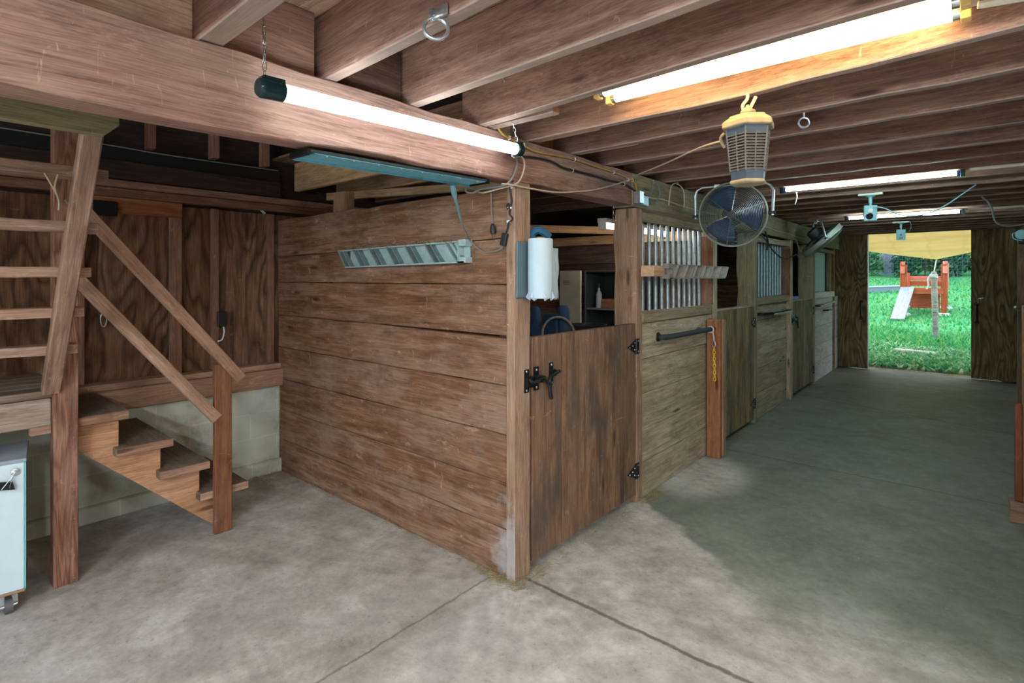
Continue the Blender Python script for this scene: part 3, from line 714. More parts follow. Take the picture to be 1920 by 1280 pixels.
# quilted blue bundle
t = thing('padded_chair', (-.93, 1.62, 0), 'dark navy padded folding chair behind the near half door', 'chair')
def roll(p0, p1, r, nm):
    MB().tube(spline([p0, ((p0[0] + p1[0]) / 2 + .012, (p0[1] + p1[1]) / 2, (p0[2] + p1[2]) / 2), p1], 6), [r * .92] + [r] * 11 + [r * .55], 14).build(nm, M['blue_cloth'], t, smooth=True)
roll((-1.07, 1.5, .75), (-1.06, 1.5, 1.265), .052, 'side_roll'); roll((-.86, 1.62, .75), (-.855, 1.62, 1.275), .052, 'side_roll')
MB().box(-1.03, -.88, 1.56, 1.60, .62, 1.20, jit=.01).build('backrest', M['blue_cloth'], t, bevel=.015)
MB().box(-1.08, -.80, 1.25, 1.6, .56, .62, jit=.01).build('seat', M['blue_cloth'], t, bevel=.02)
for x in (-1.05, -.83):
    MB().tube([(x, 1.28, 0), (x, 1.58, .62)], .012, 8).build('leg', M['black_metal'], t); MB().tube([(x, 1.58, 0), (x, 1.28, .56)], .012, 8).build('leg', M['black_metal'], t)
t = tag(MB().ring((-.80, 1.48, 1.05), .14, .010, (.9, -.5, .2), 28, 8).build('hoop', M['rack_grey'], smooth=True), 'grey hoop leaning on the navy chair behind the near half door', 'hoop')
t = thing('feed_tub', (-.83, 1.95, 0), 'dark tub behind the navy chair in the near stall', 'tub')
MB().lathe([(.12, 0), (.13, .02), (.16, 1.06), (.17, 1.1), (.15, 1.1), (.12, .05)], 18, Matrix.Translation((-.83, 1.95, 0))).build('body', M['black_plastic'], t, smooth=True)
# second tub with violet rim behind far half door
t = tag(MB().box(-.30, -.12, 5.36, 6.2, 1.20, 1.255).build('hanging_tray', M['purple'], bevel=.008), 'violet plastic tray behind the top of the farthest half door', 'tray')

# ------------------------------------------------------------------ rails, racks and posts on the stall fronts
t = thing('pipe_rail', (.03, 2.0, 1.05), 'black padded pipe rail on the near stall front', 'rail')
MB().tube(spline([(-.01, 1.60, 1.078), (.025, 1.61, 1.078), (.045, 1.70, 1.078), (.055, 2.1, 1.078), (.06, 2.489, 1.078)], 6), .019, 12).build('pipe', plain('black_foam', (.03, .042, .05), .7, 0, .4), t, smooth=True)
MB().lathe([(.035, 0), (.032, .008), (.02, .012)], 14, Matrix.Translation((-.012, 1.60, 1.078)) @ Matrix.Rotation(PI / 2, 4, 'Y')).build('flange', M['black_metal'], t, smooth=True)
t = thing('pipe_rail', (.03, 4.5, 1.08), 'dull green rail shelf on the middle stall front', 'rail')
MB().box(-.043, .07, 4.28, 5.0, 1.118, 1.128).box(.06, .07, 4.28, 5.0, 1.10, 1.128).build('rail_bar', M['dust_wire'], t)
for y in (4.05, 4.9): MB().tube([(-.045, y, 1.11), (.0, y, 1.115), (.055, y + .2 * (y < 4.5), 1.118)], .018, 8).build('bracket', M['black_metal'], t, smooth=True)
t = thing('pipe_rail', (0, 7.2, 1.08), 'dark bracket rail on the whitewashed boards', 'rail')
MB().tube([(-.03, 6.9, 1.10), (.04, 6.92, 1.11), (.04, 7.9, 1.125), (-.03, 7.92, 1.125)], .014, 8).build('rail_bar', M['dust_wire'], t, smooth=True)
MB().box(-.03, .06, 6.65, 6.95, 1.09, 1.112).build('bracket', M['black_metal'], t); MB().box(-.03, .05, 7.25, 7.6, 1.0, 1.018).build('bracket', M['black_metal'], t)

b = MB()
b.box(.0, .112, 2.49, 2.548, 0, 1.155, axis=2, jit=.002, tint=.55)
t = tag(b.build('cross_tie_post', M['red_post'], bevel=.004), 'short red brown post at the end of the black rail beside the middle half door', 'post')
MB().box(.0, .118, 2.5485, 2.615, 0, 1.15, axis=2, jit=.002, tint=.6).build('side_plank', M['rail'], t, bevel=.004)
t = thing('chain_tie', (.085, 2.43, .7), 'yellow plastic chain hanging from pinkish rope on the black rail', 'chain')
MB().ring((.058, 2.43, 1.075), .024, .007, (0, 1, .1), 16, 6).tube(spline([(.075, 2.43, 1.06), (.082, 2.432, 1.02), (.083, 2.435, .985)], 4), .006, 6).build('rope_loop', M['pink_rope'], t, smooth=True)
MB().ring((.083, 2.437, .955), .028, .004, (.3, 1, 0), 14, 6, sx=.45).build('snap_clip', M['steel'], t, smooth=True)
MB().chain((.083, 2.437, .93), (.088, 2.44, .655), .034, .010, .0038).build('chain', M['ychain'], t, smooth=True)

def slot_rack(name, o, u, w, L, H, dep, n, slant, m, mr, label, shear0=.0):
    """slotted plastic rack: o lower back corner, u along, w outwards"""
    o, u, w = V(o), V(u), V(w); z = V((0, 0, 1))
    t = thing(name, o + u * (L / 2), label, 'rack')
    P = lambda a, c_, h: o + u * a + w * c_ + z * h
    def slab(b, a0, a1, h0, h1, c0, c1, sh=0.0):
        vs = [P(a0 + sh * 0, c0, h0), P(a1, c0, h0), P(a1, c1, h0), P(a0, c1, h0), P(a0 + sh, c0, h1), P(a1 + sh, c0, h1), P(a1 + sh, c1, h1), P(a0 + sh, c1, h1)]
        b.add(vs, MB.BF, 0)
    b = MB(); slab(b, 0 if slant > 0 else shear0, L, 0, H, 0, .008, 0)
    slab(b, 0, L, H - .008, H, .008, dep * .8); slab(b, shear0, L, 0, .008, .008, dep); b.build('back_tray', m, t)
    sh = slant * H * .95; step = (L - .16) / n
    for i in range(n + 1):
        a = (max(0, -sh) if slant < 0 else 0) + .01 + step * i; r = MB()
        slab(r, a, a + .011, .006, H - .004, .008, dep, sh); slab(r, a + .038, a + .048, .006, H - .004, .008, dep * .8, sh)
        r.build('rib', mr, t)
    e = MB(); slab(e, L - .05, L - .042, 0, H, 0, dep); slab(e, L - .045, L + .012, H - .03, H + .004, 0, dep); slab(e, L - .045, L + .012, 0, .03, 0, dep); slab(e, L - .16, L - .045, .01, H - .01, dep * .55, dep * .6)
    e.build('end_clip', m, t)
    return t
slot_rack('slotted_rack', (-1.52, .003, 1.565), (1, 0, .012), (0, -1, 0), 1.21, .118, .05, 6, -.8, M['teal_plastic'], plain('shaded_teal_plastic', (.20, .27, .27), .6, 0, .3), 'grey green slotted plastic rack on the brown board partition', .10)  # darker ribs: the rack's shadow lines are put into their colour
tag(MB().box(.004, .10, 1.30, 2.56, 1.51, 1.585, axis=1, jit=.002).build('rack_timber', M['fresh'], bevel=.004), 'orange timber block across the near bar grille, behind a slotted rack', 'timber')
slot_rack('slotted_rack', (.102, 2.60, 1.495), (0, -1, 0), (1, 0, 0), 1.16, .10, .05, 6, -.8, M['rack_grey'], plain('pale_dusty_plastic', (.46, .43, .39), .7, 0, .3), 'dusty slotted rack on the timber across the near bar grille', .10)  # tray darker than ribs: recess shade put into its colour

# paper towel roll on the corner post
t = thing('paper_towel_holder', (.03, .11, 1.39), 'paper towel roll in a blue holder on the corner post', 'paper towel')
MB().box(.001, .012, .0, .125, 1.40, 1.68).build('back_plate', M['holder_grey'], t, bevel=.004)
MB().box(-.03, .012, .128, .15, 1.62, 1.74, jit=.004).tube(spline([(-.01, .14, 1.72), (.03, .15, 1.745), (.06, .2, 1.71)], 4), .02, 8).build('blue_bag', M['holder_blue'], t, bevel=.006)
fr = Matrix.Translation((.075, .105, 0))
MB().lathe([(.02, 1.405), (.058, 1.40), (.0615, 1.42), (.062, 1.5), (.0615, 1.69), (.058, 1.695), (.022, 1.695)], 28, fr).build('roll', M['paper'], t, smooth=True)
MB().lathe([(.022, 1.69), (.022, 1.703), (.0, 1.703)], 16, fr).build('core', M['raw_edge'], t)
b = MB(); vs = []; fs = []; n = 10
for i in range(n + 1):
    a = i / n
    for k in range(9):
        z = 1.395 + (1.65 - 1.395) * k / 8
        vs.append((.118 - .03 * a + .003 * math.sin(9 * a + k), .145 + .092 * a + .003 * math.sin(k * 1.7) * a, z + (.006 * math.sin(a * 17) if k == 0 else 0)))
for i in range(n):
    for k in range(8): fs.append((i * 9 + k, i * 9 + k + 1, i * 9 + 10 + k, i * 9 + 9 + k))
b.add(vs, fs); s_ = b.build('loose_sheet', M['paper'], t, smooth=True)
md = s_.modifiers.new('thick', 'SOLIDIFY'); md.thickness = .0015
b = MB()
for k in range(6):
    a = PI * 2 * k / 6 + .4; b.tube([(.075 + .058 * math.cos(a), .105 + .058 * math.sin(a), 1.43), (.075 + .066 * math.cos(a + .1), .105 + .066 * math.sin(a + .1), 1.405), (.075 + .05 * math.cos(a + .2), .105 + .05 * math.sin(a + .2), 1.392)], [.005, .009, .005], 8)
b.build('crumpled_edge', M['paper'], t, smooth=True)

# ------------------------------------------------------------------ lights that hang in the barn
def tube_light(name, p0, p1, label, group=None):
    return thing(name, (V(p0) + V(p1)) / 2, label, 'tube light', group)
p0, p1 = V((.12, -1.305, 2.058)), V((.12, -.105, 2.088)); d = (p1 - p0).normalized()
t = tube_light('hanging_tube_light', p0, p1, 'bright tube light hanging on two chains in front of the reddish girder')
MB().tube([p0 + d * .075, p1 - d * .04], .026, 20).build('lit_tube', M['tube_main'], t, smooth=True)
MB().box(.100, .140, p0.y + .02, p1.y - .02, 2.076, 2.0765).build('spine', M['off_body'], t)
for a, c_, nm in ((p0, p0 + d * .075, 'end_cap'), (p1 - d * .04, p1, 'end_cap')):
    e = MB().tube([a, a + (c_ - a) * .12, a + (c_ - a) * .18, c_], [.024, .031, .031, .029], 18)
    e.bar(a + V((0, .01, .028)), c_ + V((0, 0, .028)), .036, .012); e.build(nm, M['clear_cap'], t, smooth=True)
MB().chain((.12, -1.285, 2.085), (.115, -1.285, 2.43), .034, .0065, .0016).chain((.125, -1.295, 2.30), (.115, -1.30, 2.43), .034, .0065, .0016).build('chain', M['chrome'], t, smooth=True)
MB().chain((.12, -.125, 2.11), (.15, -.256, 2.37), .024, .0055, .0014).build('chain', M['chrome'], t, smooth=True)

t = thing('unlit_fixture', (-.1, -.6, 1.90), 'unlit blue enamel tube fixture under the girder', 'tube light')
MB().bar((-.105, -1.05, 1.944), (-.105, -.15, 1.962), .125, .012).build('housing', M['off_body'], t, bevel=.003)
MB().bar((-.105, -1.03, 1.9365), (-.105, -.16, 1.9545), .112, .003).build('reflector', M['off_fixture'], t)
MB().bar((-.166, -1.05, 1.935), (-.166, -.15, 1.953), .004, .016).build('lip', M['off_fixture'], t)
for y, z in ((-1.056, 1.938), (-.144, 1.956)): MB().box(-.168, -.042, y - .006, y + .006, z - .008, z + .012).build('end_plate', M['black_metal'], t)
for k in range(8): MB().lathe([(.004, 0), (.003, .004)], 6, Matrix.Translation((-.054, -.98 + .11 * k, 1.9365 + .0022 * k)) @ Matrix.Rotation(PI, 4, 'X')).build('screw', M['steel'], t)

def recessed(x0, x1, y, z, label, double, tm):
    t = tube_light('strip_light', (x0, y, z), (x1, y, z), label)
    w_ = .085 if double else .03
    MB().box(x0 - .03, x1 + .03, y - w_, y + w_, z + .022, z + (.075 if double else .03)).build('housing', M['fix_white'] if double else M['header'], t, bevel=.004)
    for yy in ((y - .047, y + .047) if double else (y,)):
        tb = MB().tube([(x0 + .03, yy, z), (x1 - .03, yy, z)], .019 if double else .0125, 14).build('lit_tube', tm, t, smooth=True)
        for a, s_ in ((x0, 1), (x1, -1)):
            MB().tube([(a + .012 * s_, yy, z), (a + .03 * s_, yy, z)], .020 if double else .017, 12).build('tube_cap', M['chrome'] if double else M['blue_cap'], tb, smooth=True)
            MB().box(min(a - .012 * s_, a + .012 * s_), max(a - .012 * s_, a + .012 * s_), yy - .018, yy + .018, z - .024, z + .032).build('lamp_holder', M['fix_yellow'] if double else M['clear_cap'], t, bevel=.002)
    return t
recessed(.535, 1.69, -.058, 2.258, 'warm double tube light glowing between two joists, near the top right', True, M['tube_warm'])
recessed(.60, 1.655, 2.43, 2.165, 'single tube light mounted across the aisle, nearer one of the two beyond the bug zapper', False, M['tube_far'])
recessed(.62, 1.63, 5.02, 2.165, 'single tube light mounted across the aisle, behind the cameras near the doorway', False, M['tube_far'])
t = tube_light('stall_tube_light', (-.49, 1.64, 1.9), (-.49, 2.7, 1.9), 'small lit tube fixture seen inside the near stall')
MB().box(-.53, -.45, 1.62, 2.72, 1.93, 1.965).build('housing', M['fix_white'], t, bevel=.003)
MB().tube([(-.49, 1.66, 1.905), (-.49, 2.7, 1.905)], .016, 12).build('lit_tube', M['tube_stall'], t, smooth=True)
for y in (1.63, 2.71): MB().box(-.52, -.46, y - .012, y + .012, 1.88, 1.94).build('end_plate', M['fix_white'], t)
for y in (1.8, 2.5): MB().chain((-.49, y, 1.965), (-.49, y, 2.21), .03, .006, .0016).build('chain', M['chrome'], t)
# the front bay's own work lights, behind the camera; the short last one is an added fill
for k, (x, y) in enumerate(((1.1, -3.35), (3.2, -3.35), (3.1, -1.3))):
    t = tube_light('bay_tube_light', (x - .6, y, 2.12), (x + .6, y, 2.12), 'lit double work light under the front bay joists' + (' left of the doorway', ' near the bay corner', ' beside the aisle wall')[k])
    MB().box(x - .62, x + .62, y - .07, y + .07, 2.15, 2.19).build('housing', M['fix_white'], t, bevel=.003)
    for s_ in (-.035, .035): MB().tube([(x - .58, y + s_, 2.125), (x + .58, y + s_, 2.125)], .018, 10).build('lit_tube', M['tube_back'], t, smooth=True)
t = tube_light('bay_tube_light', (-1.3, -3.7, 2.12), (-.6, -3.7, 2.12), 'short added fill light hanging unseen behind the loft ladder')  # lamp added out of view to brighten the stair floor
MB().box(-1.32, -.58, -3.75, -3.65, 2.15, 2.19).build('housing', M['fix_white'], t, bevel=.003)
MB().tube([(-1.3, -3.7, 2.125), (-.6, -3.7, 2.125)], .018, 10).build('lit_tube', M['tube_back'], t, smooth=True)
for x in (-1.2, -.7): MB().chain((x, -3.7, 2.19), (x, -3.7, 3.6), .05, .009, .002).build('chain', M['chrome'], t)
# pale conduits running on from the fixtures
for nm, pts, lab in (('conduit', [(1.715, -.045, 2.255), (2.19, .03, 2.235)], 'pale conduit leaving the right end of the warm double light'),
                     ('conduit', [(1.69, 2.43, 2.182), (2.19, 2.44, 2.182)], 'pale conduit leaving the right end of the nearer single tube light'),
                     ('conduit', [(1.665, 5.02, 2.182), (2.19, 5.03, 2.182)], 'pale conduit leaving the right end of the tube light by the doorway')):
    tag(MB().tube(pts, .011, 8).build(nm, M['fix_white'], smooth=True), lab, 'conduit')

# ------------------------------------------------------------------ bug zapper, hooks, ring
H0 = V((1.05, .122, 2.195))
b = MB().tube(spline([H0 + V((.004, 0, .01)), H0 + V((.002, 0, -.015)), H0 + V((-.014, 0, -.035)), H0 + V((-.008, 0, -.06)), H0 + V((.008, 0, -.058)), H0 + V((.022, 0, -.035)), H0 + V((.034, .0, -.012))], 6), .0065, 8)
tag(b.build('screw_hook', M['bone'], smooth=True), 'tan painted screw hook holding up the bug zapper', 'hook')
zc = V((1.055, .122, 0))
t = thing('bug_zapper', (zc.x, zc.y, 1.855), 'lantern shaped bug zapper with a tan cap hanging from a joist', 'bug zapper')
rz = Matrix.Rotation(math.radians(-49.5), 4, 'Z')
F = Matrix.Translation((zc.x, zc.y, 0)) @ rz @ Matrix.Rotation(PI / 6, 4, 'Z') @ Matrix.Diagonal((.85, .85, 1, 1))
MB().lathe([(.088, 2.062), (.117, 2.066), (.117, 2.084), (.108, 2.092), (.088, 2.104), (.082, 2.112), (.03, 2.122), (.028, 2.128)], 6, F).build('cap', M['zap_cap'], t, bevel=.003)
MB().lathe([(.026, 2.122), (.032, 2.126), (.032, 2.134), (.02, 2.14), (.012, 2.146)], 16, F).build('collar', M['zap_cap'], t, smooth=True)
MB().chain((zc.x, zc.y, 2.142), (zc.x - .001, zc.y, 2.148), .02, .006, .003).ring((zc.x, zc.y, 2.142), .014, .003, (1, .4, 0), 14, 6).build('hanger', M['bone'], t, smooth=True)
def rr(z): return .074 + (.097 - .074) * (z - 1.862) / (2.062 - 1.862)
g_ = MB()
for k in range(6):
    a = 2 * PI * k / 6
    q = lambda a_, z, s_=1.0: F @ V((rr(z) * s_ * math.cos(a_), rr(z) * s_ * math.sin(a_), z))
    g_.tube([q(a, 1.90), q(a, 2.06)], .0035, 6)
    A, B = 2 * PI * k / 6, 2 * PI * (k + 1) / 6
    g_.tube([(q(A, 1.90) + q(B, 1.90)) / 2, (q(A, 2.045) + q(B, 2.045)) / 2], .003, 6)
    for i in range(13):
        z = 1.905 + i * .0108; g_.tube([q(A, z), q(B, z)], .0026, 5)
g_.build('grid', M['zap_grid'], t)
MB().lathe([(rr(2.04), 2.038), (rr(2.062), 2.062)], 6, F).build('upper_band', M['zap_body'], t)
MB().lathe([(rr(1.87) * .99, 1.868), (rr(1.902), 1.902)], 6, F).build('lower_band', M['zap_body'], t)
MB().lathe([(rr(1.9) * .86, 1.9), (rr(2.04) * .86, 2.05)], 6, F).build('inner_mesh', M['zap_core'], t)
MB().lathe([(.066, 1.853), (.081, 1.857), (.083, 1.864), (.076, 1.869)], 6, F).build('tray', M['zap_cap'], t, bevel=.002)
MB().tube(spline([(zc.x - .08, zc.y - .02, 2.06), (zc.x - .098, zc.y - .01, 2.05), (zc.x - .10, zc.y, 2.035), (zc.x - .09, zc.y + .01, 2.01)], 4), .006, 6).build('cord_guard', M['zap_cap'], t, smooth=True)

t = thing('tie_ring', (.63, -1.05, 2.12), 'heavy steel ring on a plate at the lower edge of a joist', 'ring')
MB().box(.585, .655, -1.053, -1.047, 2.192, 2.225, jit=.001).build('plate', M['steel'], t, bevel=.003)
for x, z in ((.597, 2.217), (.645, 2.199)): MB().tube([(x, -1.052, z), (x, -1.059, z)], .008, 10).build('bolt', M['steel'], t)
MB().tube(spline([(.605, -1.052, 2.206), (.61, -1.07, 2.196), (.625, -1.074, 2.184), (.645, -1.07, 2.186), (.652, -1.052, 2.196)], 5), .006, 8).build('staple', M['steel'], t, smooth=True)
MB().ring((.632, -1.07, 2.156), .0315, .0052, (.75, -.6, .2), 30, 10).build('ring', M['steel'], t, smooth=True)
b = MB().ring((1.165, .50, 2.152), .021, .0045, (.55, -.8, 0), 20, 8).tube([(1.165, .50, 2.173), (1.165, .5, 2.2)], .0045, 8)
tag(b.build('eye_hook', M['steel'], smooth=True), 'small steel eye hook in a joist to the right of the bug zapper', 'hook')

# ------------------------------------------------------------------ fans
def fan(c, n, R, label, rot, mount_z, yoke_up, rings=19):
    c, n = V(c), V(n).normalized()
    a = n.cross(V((0, 0, 1))).normalized(); u = a.cross(n).normalized(); a = -a       # a: to the right when seen from in front
    a = u.cross(n).normalized()
    t = thing('wall_fan', c, label, 'fan')
    def ringpts(r, h, m=40): return [c + n * h + (a * math.cos(2 * PI * i / m) + u * math.sin(2 * PI * i / m)) * r for i in range(m)]
    dome = lambda r: .03 + .055 * math.sqrt(max(0, 1 - (r / R) ** 2))
    b = MB()
    for k in range(rings): r = R * (.14 + .86 * k / rings); b.tube(ringpts(r, dome(r)), .0021, 5, closed=True)
    for k in range(6):
        an = 2 * PI * k / 6 + .35; dr = a * math.cos(an) + u * math.sin(an)
        b.tube([c + dr * (R * q) + n * dome(R * q) for q in (.12, .4, .7, .9, 1.0)], .003, 5)
    b.build('front_guard', M['fan_wire'], t, smooth=True)
    b = MB()
    for k in range(5): r = R * (.35 + .65 * k / 5); b.tube(ringpts(r, -.02 - .05 * math.sqrt(max(0, 1 - (r / R) ** 2)), 28), .0022, 4, closed=True)
    for k in range(12):
        an = 2 * PI * k / 12; dr = a * math.cos(an) + u * math.sin(an)
        b.tube([c + dr * (R * q) - n * (.02 + .05 * math.sqrt(max(0, 1 - q * q))) for q in (.25, .6, .85, 1.0)], .0025, 4)
    b.build('rear_guard', M['fan_dark'], t, smooth=True)
    b = MB().tube(ringpts(R * 1.01, .03, 48), .006, 8, closed=True).tube(ringpts(R * 1.01, -.02, 48), .006, 8, closed=True)
    vs = ringpts(R * 1.008, .03, 48) + ringpts(R * 1.008, -.02, 48)
    b.add(vs, [(i, (i + 1) % 48, 48 + (i + 1) % 48, 48 + i) for i in range(48)]); b.build('rim', M['dust_wire'], t, smooth=True)
    fr = Matrix.Translation(c) @ Matrix((a, u, n)).transposed().to_4x4()
    MB().lathe([(.03, -.03), (.042, -.02), (.042, .02), (.03, .03)], 18, fr).build('hub', M['fan_dark'], t, smooth=True)
    MB().lathe([(.05, -.17), (.075, -.15), (.08, -.06), (.06, -.04)], 20, fr).build('motor', M['fan_dark'], t, smooth=True)
    MB().lathe([(.0, dome(0) + .004), (.028, dome(0) + .003), (.033, dome(0) - .006)], 20, fr).build('badge', M['fan_dark'], t, smooth=True)
    for k in range(3):
        a0 = math.radians(rot + 120 * k); vs = []; nr, na = 6, 5
        for i in range(nr + 1):
            q = i / nr; r = .035 + (R * .90 - .035) * q; wd = math.radians(18 + 22 * math.sin(min(1, q * 1.25) * PI * .62))
            for j in range(na + 1):
                s_ = j / na - .5; an = a0 + s_ * 2 * wd * (1 - .15 * q)
                vs.append(fr @ V((r * math.cos(an), r * math.sin(an), -.035 * s_ * 1.2 - .004)))
        fs = [(i * (na + 1) + j, i * (na + 1) + j + 1, (i + 1) * (na + 1) + j + 1, (i + 1) * (na + 1) + j) for i in range(nr) for j in range(na)]
        bl = MB().add(vs, fs).build('blade', M['fan_blade'], t, smooth=True)
        sm = bl.modifiers.new('thick', 'SOLIDIFY'); sm.thickness = .003
    # yoke
    yu = V(yoke_up).normalized(); R2 = R + .035
    tl, tr_ = c - a * R2, c + a * R2; L = (mount_z - c.z) / yu.z
    pts = [tl - yu * .02, tl, tl + yu * (L - .06) - a * .005, tl + yu * (L - .02) + a * .012, tl + yu * L + a * .05, tr_ + yu * L - a * .05, tr_ + yu * (L - .02) - a * .012, tr_ + yu * (L - .06) + a * .005, tr_, tr_ - yu * .02]
    MB().tube(pts, .0105, 10).build('yoke', M['steel'], t, smooth=True)
    for q, s_ in ((tl, 1), (tr_, -1)): MB().tube([q - a * .02 * s_, q + a * .045 * s_], .013, 10).build('pivot_knob', M['fan_dark'], t, smooth=True)
    m_ = MB()
    for s_ in (-.11, .11): m_.bar(c + yu * L + a * (s_ - .02), c + yu * L + a * (s_ + .02), .034, .026)
    m_.build('mount_clamp', M['steel'], t)
    return t
fan((.345, 2.10, 1.972), (.20, -1.0, -.13), .232, 'blue bladed fan in a round wire cage hanging near the bug zapper', 118, 2.19, (0, 0, 1))
fan((.30, 5.42, 1.965), (.62, .22, -.72), .265, 'tilted wire cage fan seen edge on near the left barn door', 90, 2.19, (-.25, .1, 1), 14)

# ------------------------------------------------------------------ cameras
def camera_unit(x, y, ztop, dz, s_, nrm, label, lens):
    t = thing('security_camera', (x, y, ztop - dz), label, 'camera')
    MB().box(x - .085, x + .085, y - .02, y + .02, ztop - .018, ztop).build('mount_block', M['fix_white'], t, bevel=.003)
    MB().lathe([(.038, 0), (.034, -.008), (.014, -.014), (.013, -.065), (.01, -.068), (.01, -.085)], 14, Matrix.Translation((x, y, ztop - .018))).build('stem', M['cam'], t, smooth=True)
    n = V(nrm).normalized(); r_ = n.cross(V((0, 0, 1))).normalized(); up = r_.cross(n)
    c = V((x, y, ztop - .10 - s_ * .5)); 
    b = MB(); fr = Matrix.Translation(c) @ Matrix((r_, up, -n)).transposed().to_4x4()
    vs = [fr @ V((sx * s_ * .36, sy * s_ * .5, sz)) for sz in (-.012, .04) for sx, sy in ((-1, -1), (1, -1), (1, 1), (-1, 1))]
    bd = b.add(vs, [(0, 3, 2, 1), (4, 5, 6, 7), (0, 1, 5, 4), (1, 2, 6, 5), (2, 3, 7, 6), (3, 0, 4, 7)]).build('body', M['cam'], t, bevel=.003)
    if lens:
        MB().lathe([(.027, -.012), (.025, -.017), (.02, -.0175), (.0, -.016)], 18, fr @ Matrix.Translation((.008, -s_ * .2, 0))).build('lens', M['lens'], bd, smooth=True)
        MB().lathe([(.017, -.012), (.014, -.014), (0, -.014)], 16, fr @ Matrix.Translation((0, s_ * .16, 0))).build('sensor', M['fix_white'], bd, smooth=True)
    else:
        MB().lathe([(.012, -.012), (.010, -.015), (0, -.015)], 10, fr @ Matrix.Translation((0, .0, 0))).build('lens', M['lens'], bd, smooth=True)
        s2 = MB()
        for k in range(4): s2.add([fr @ V((q[0], q[1], -.0125)) for q in ((-.02, -.03 - .007 * k), (.02, -.03 - .007 * k), (.02, -.026 - .007 * k), (-.02, -.026 - .007 * k))], [(0, 1, 2, 3)])
        s2.build('grille_slots', M['locker_in'], bd)
    return t
camera_unit(1.065, 3.25, 2.195, .25, .125, (.25, -1, -.12), 'pale aqua security camera with a dark lens hanging from the joists', True)
camera_unit(1.03, 6.12, 2.195, .25, .13, (.1, -1, -.1), 'smaller looking pale camera hanging in front of the tan sail', False)
t = thing('wall_camera', (2.1, 5.5, 1.87), 'pale camera on a black bracket high on the right aisle wall', 'camera')
MB().box(2.05, 2.17, 5.47, 5.60, 1.85, 1.97).build('body', M['black_plastic'], t, bevel=.008)
MB().lathe([(.05, 0), (.048, .02), (.03, .022)], 16, Matrix.Translation((2.075, 5.47, 1.94)) @ Matrix.Rotation(PI / 2, 4, 'X')).build('face', M['cam'], t, smooth=True)
MB().tube([(2.15, 5.53, 1.91), (2.2, 5.53, 1.91)], .012, 8).build('bracket', M['black_metal'], t)
tag(MB().tube(spline([(2.05, 5.48, 1.96), (2.01, 5.46, 1.95), (2.02, 5.46, 1.90), (2.08, 5.47, 1.875)], 5), .006, 6).build('camera_lead', M['cam'], smooth=True), 'pale cord looping from the camera on the right wall', 'cord')

# ------------------------------------------------------------------ right hand posts
t = thing('cross_tie_post', (1.99, 2.52, 0), 'light timber post on the right edge of the aisle', 'post')
MB().box(1.934, 2.03, 2.50, 2.59, .134, 1.33, axis=2).build('post', M['rail'], t, bevel=.004)
MB().box(1.899, 1.932, 2.50, 2.56, .134, .725, axis=2).build('short_plank', M['red_post'], t, bevel=.003)
MB().box(1.875, 2.10, 2.495, 2.62, 0, .132, axis=0, jit=.003).build('base_block', M['ladder'], t, bevel=.005)
t = posts('stall_post', 2.10, 2.195, 6.6, 6.75, 0, 1.97, M['door'], 'dark brown post against the right aisle wall near the right barn door', .002)
t = thing('door_latch', (2.08, 5.8, 1.15), 'dark latch bar on the right aisle wall', 'latch')
MB().tube([(2.04, 5.75, 1.195), (2.08, 5.8, 1.165), (2.198, 5.85, 1.16)], .014, 8).build('bar', M['steel'], t); MB().box(2.15, 2.2, 5.8, 5.9, 1.1, 1.2).build('plate', M['black_metal'], t)

# ------------------------------------------------------------------ stairs
t = thing('staircase', (-2.0, -1.0, 0), 'short wooden stair with handrails rising to a landing by the block wall', 'stairs')
sx = (-1.80, -1.762)
def stringer(x0, x1, m):
    poly = [(-1.385, .635), (-.80, .09), (-.70, 0.0), (-.66, 0.0), (-.66, .205), (-.80, .205), (-.80, .385), (-1.0, .385), (-1.0, .56), (-1.195, .56), (-1.195, .755), (-1.42, .755), (-1.42, .64)]
    MB().prism(poly, 0, x0, x1, axis=1, tint=.6).build('stringer', m, t, bevel=.002)
stringer(*sx, M['stringer']); stringer(-2.36, -2.32, M['dark'])
for y0, y1, z in ((-.82, -.545, .205), (-1.02, -.765, .385), (-1.22, -.955, .56), (-1.415, -1.165, .755)):
    MB().box(-2.37, -1.70, y0, y1, z + .001, z + .045, axis=0, jit=.003).build('tread', [M['tread_top']], t, bevel=.003)
    MB().box(-1.699, -1.692, y0 + .002, y1 - .002, z + .002, z + .044, axis=1).build('tread_end', M['tread'], t, bevel=.001)
posts('p', -1.74, -1.66, -1.48, -1.384, 0, 3.0, M['stair'], '', .002)
pp = D.objects['p']; pp.name = 'tall_post'; pp.parent = t; pp.location = pp.location - t.location
for k in ('label', 'category', 'kind'): del pp[k]
MB().box(-1.690, -1.652, -.755, -.66, 0, .995, axis=2, jit=.002).build('newel_post', M['newel'], t, bevel=.004)
MB().bar((-1.668, -1.42, 1.535), (-1.668, -.74, .675), .036, .062).build('handrail', M['rail'], t, bevel=.003)
MB().bar((-1.634, -1.42, 1.895), (-1.634, -.615, .895), .034, .062).build('handrail', M['rail'], t, bevel=.003)
MB().box(-1.74, -1.70, YF + .01, -1.482, .785, .918, axis=1, jit=.003).build('landing_rim', M['landing'], t, bevel=.004)
for k in range(5): MB().box(-2.36 + .133 * k, -2.36 + .133 * k + .13, YF + .01, -1.43, .92, .955, axis=1).build('landing_board', M['tread_top'], t, bevel=.003)
MB().box(-1.745, -1.70, -1.56, -1.482, .745, .784).build('ledger_block', M['tread'], t, bevel=.002)

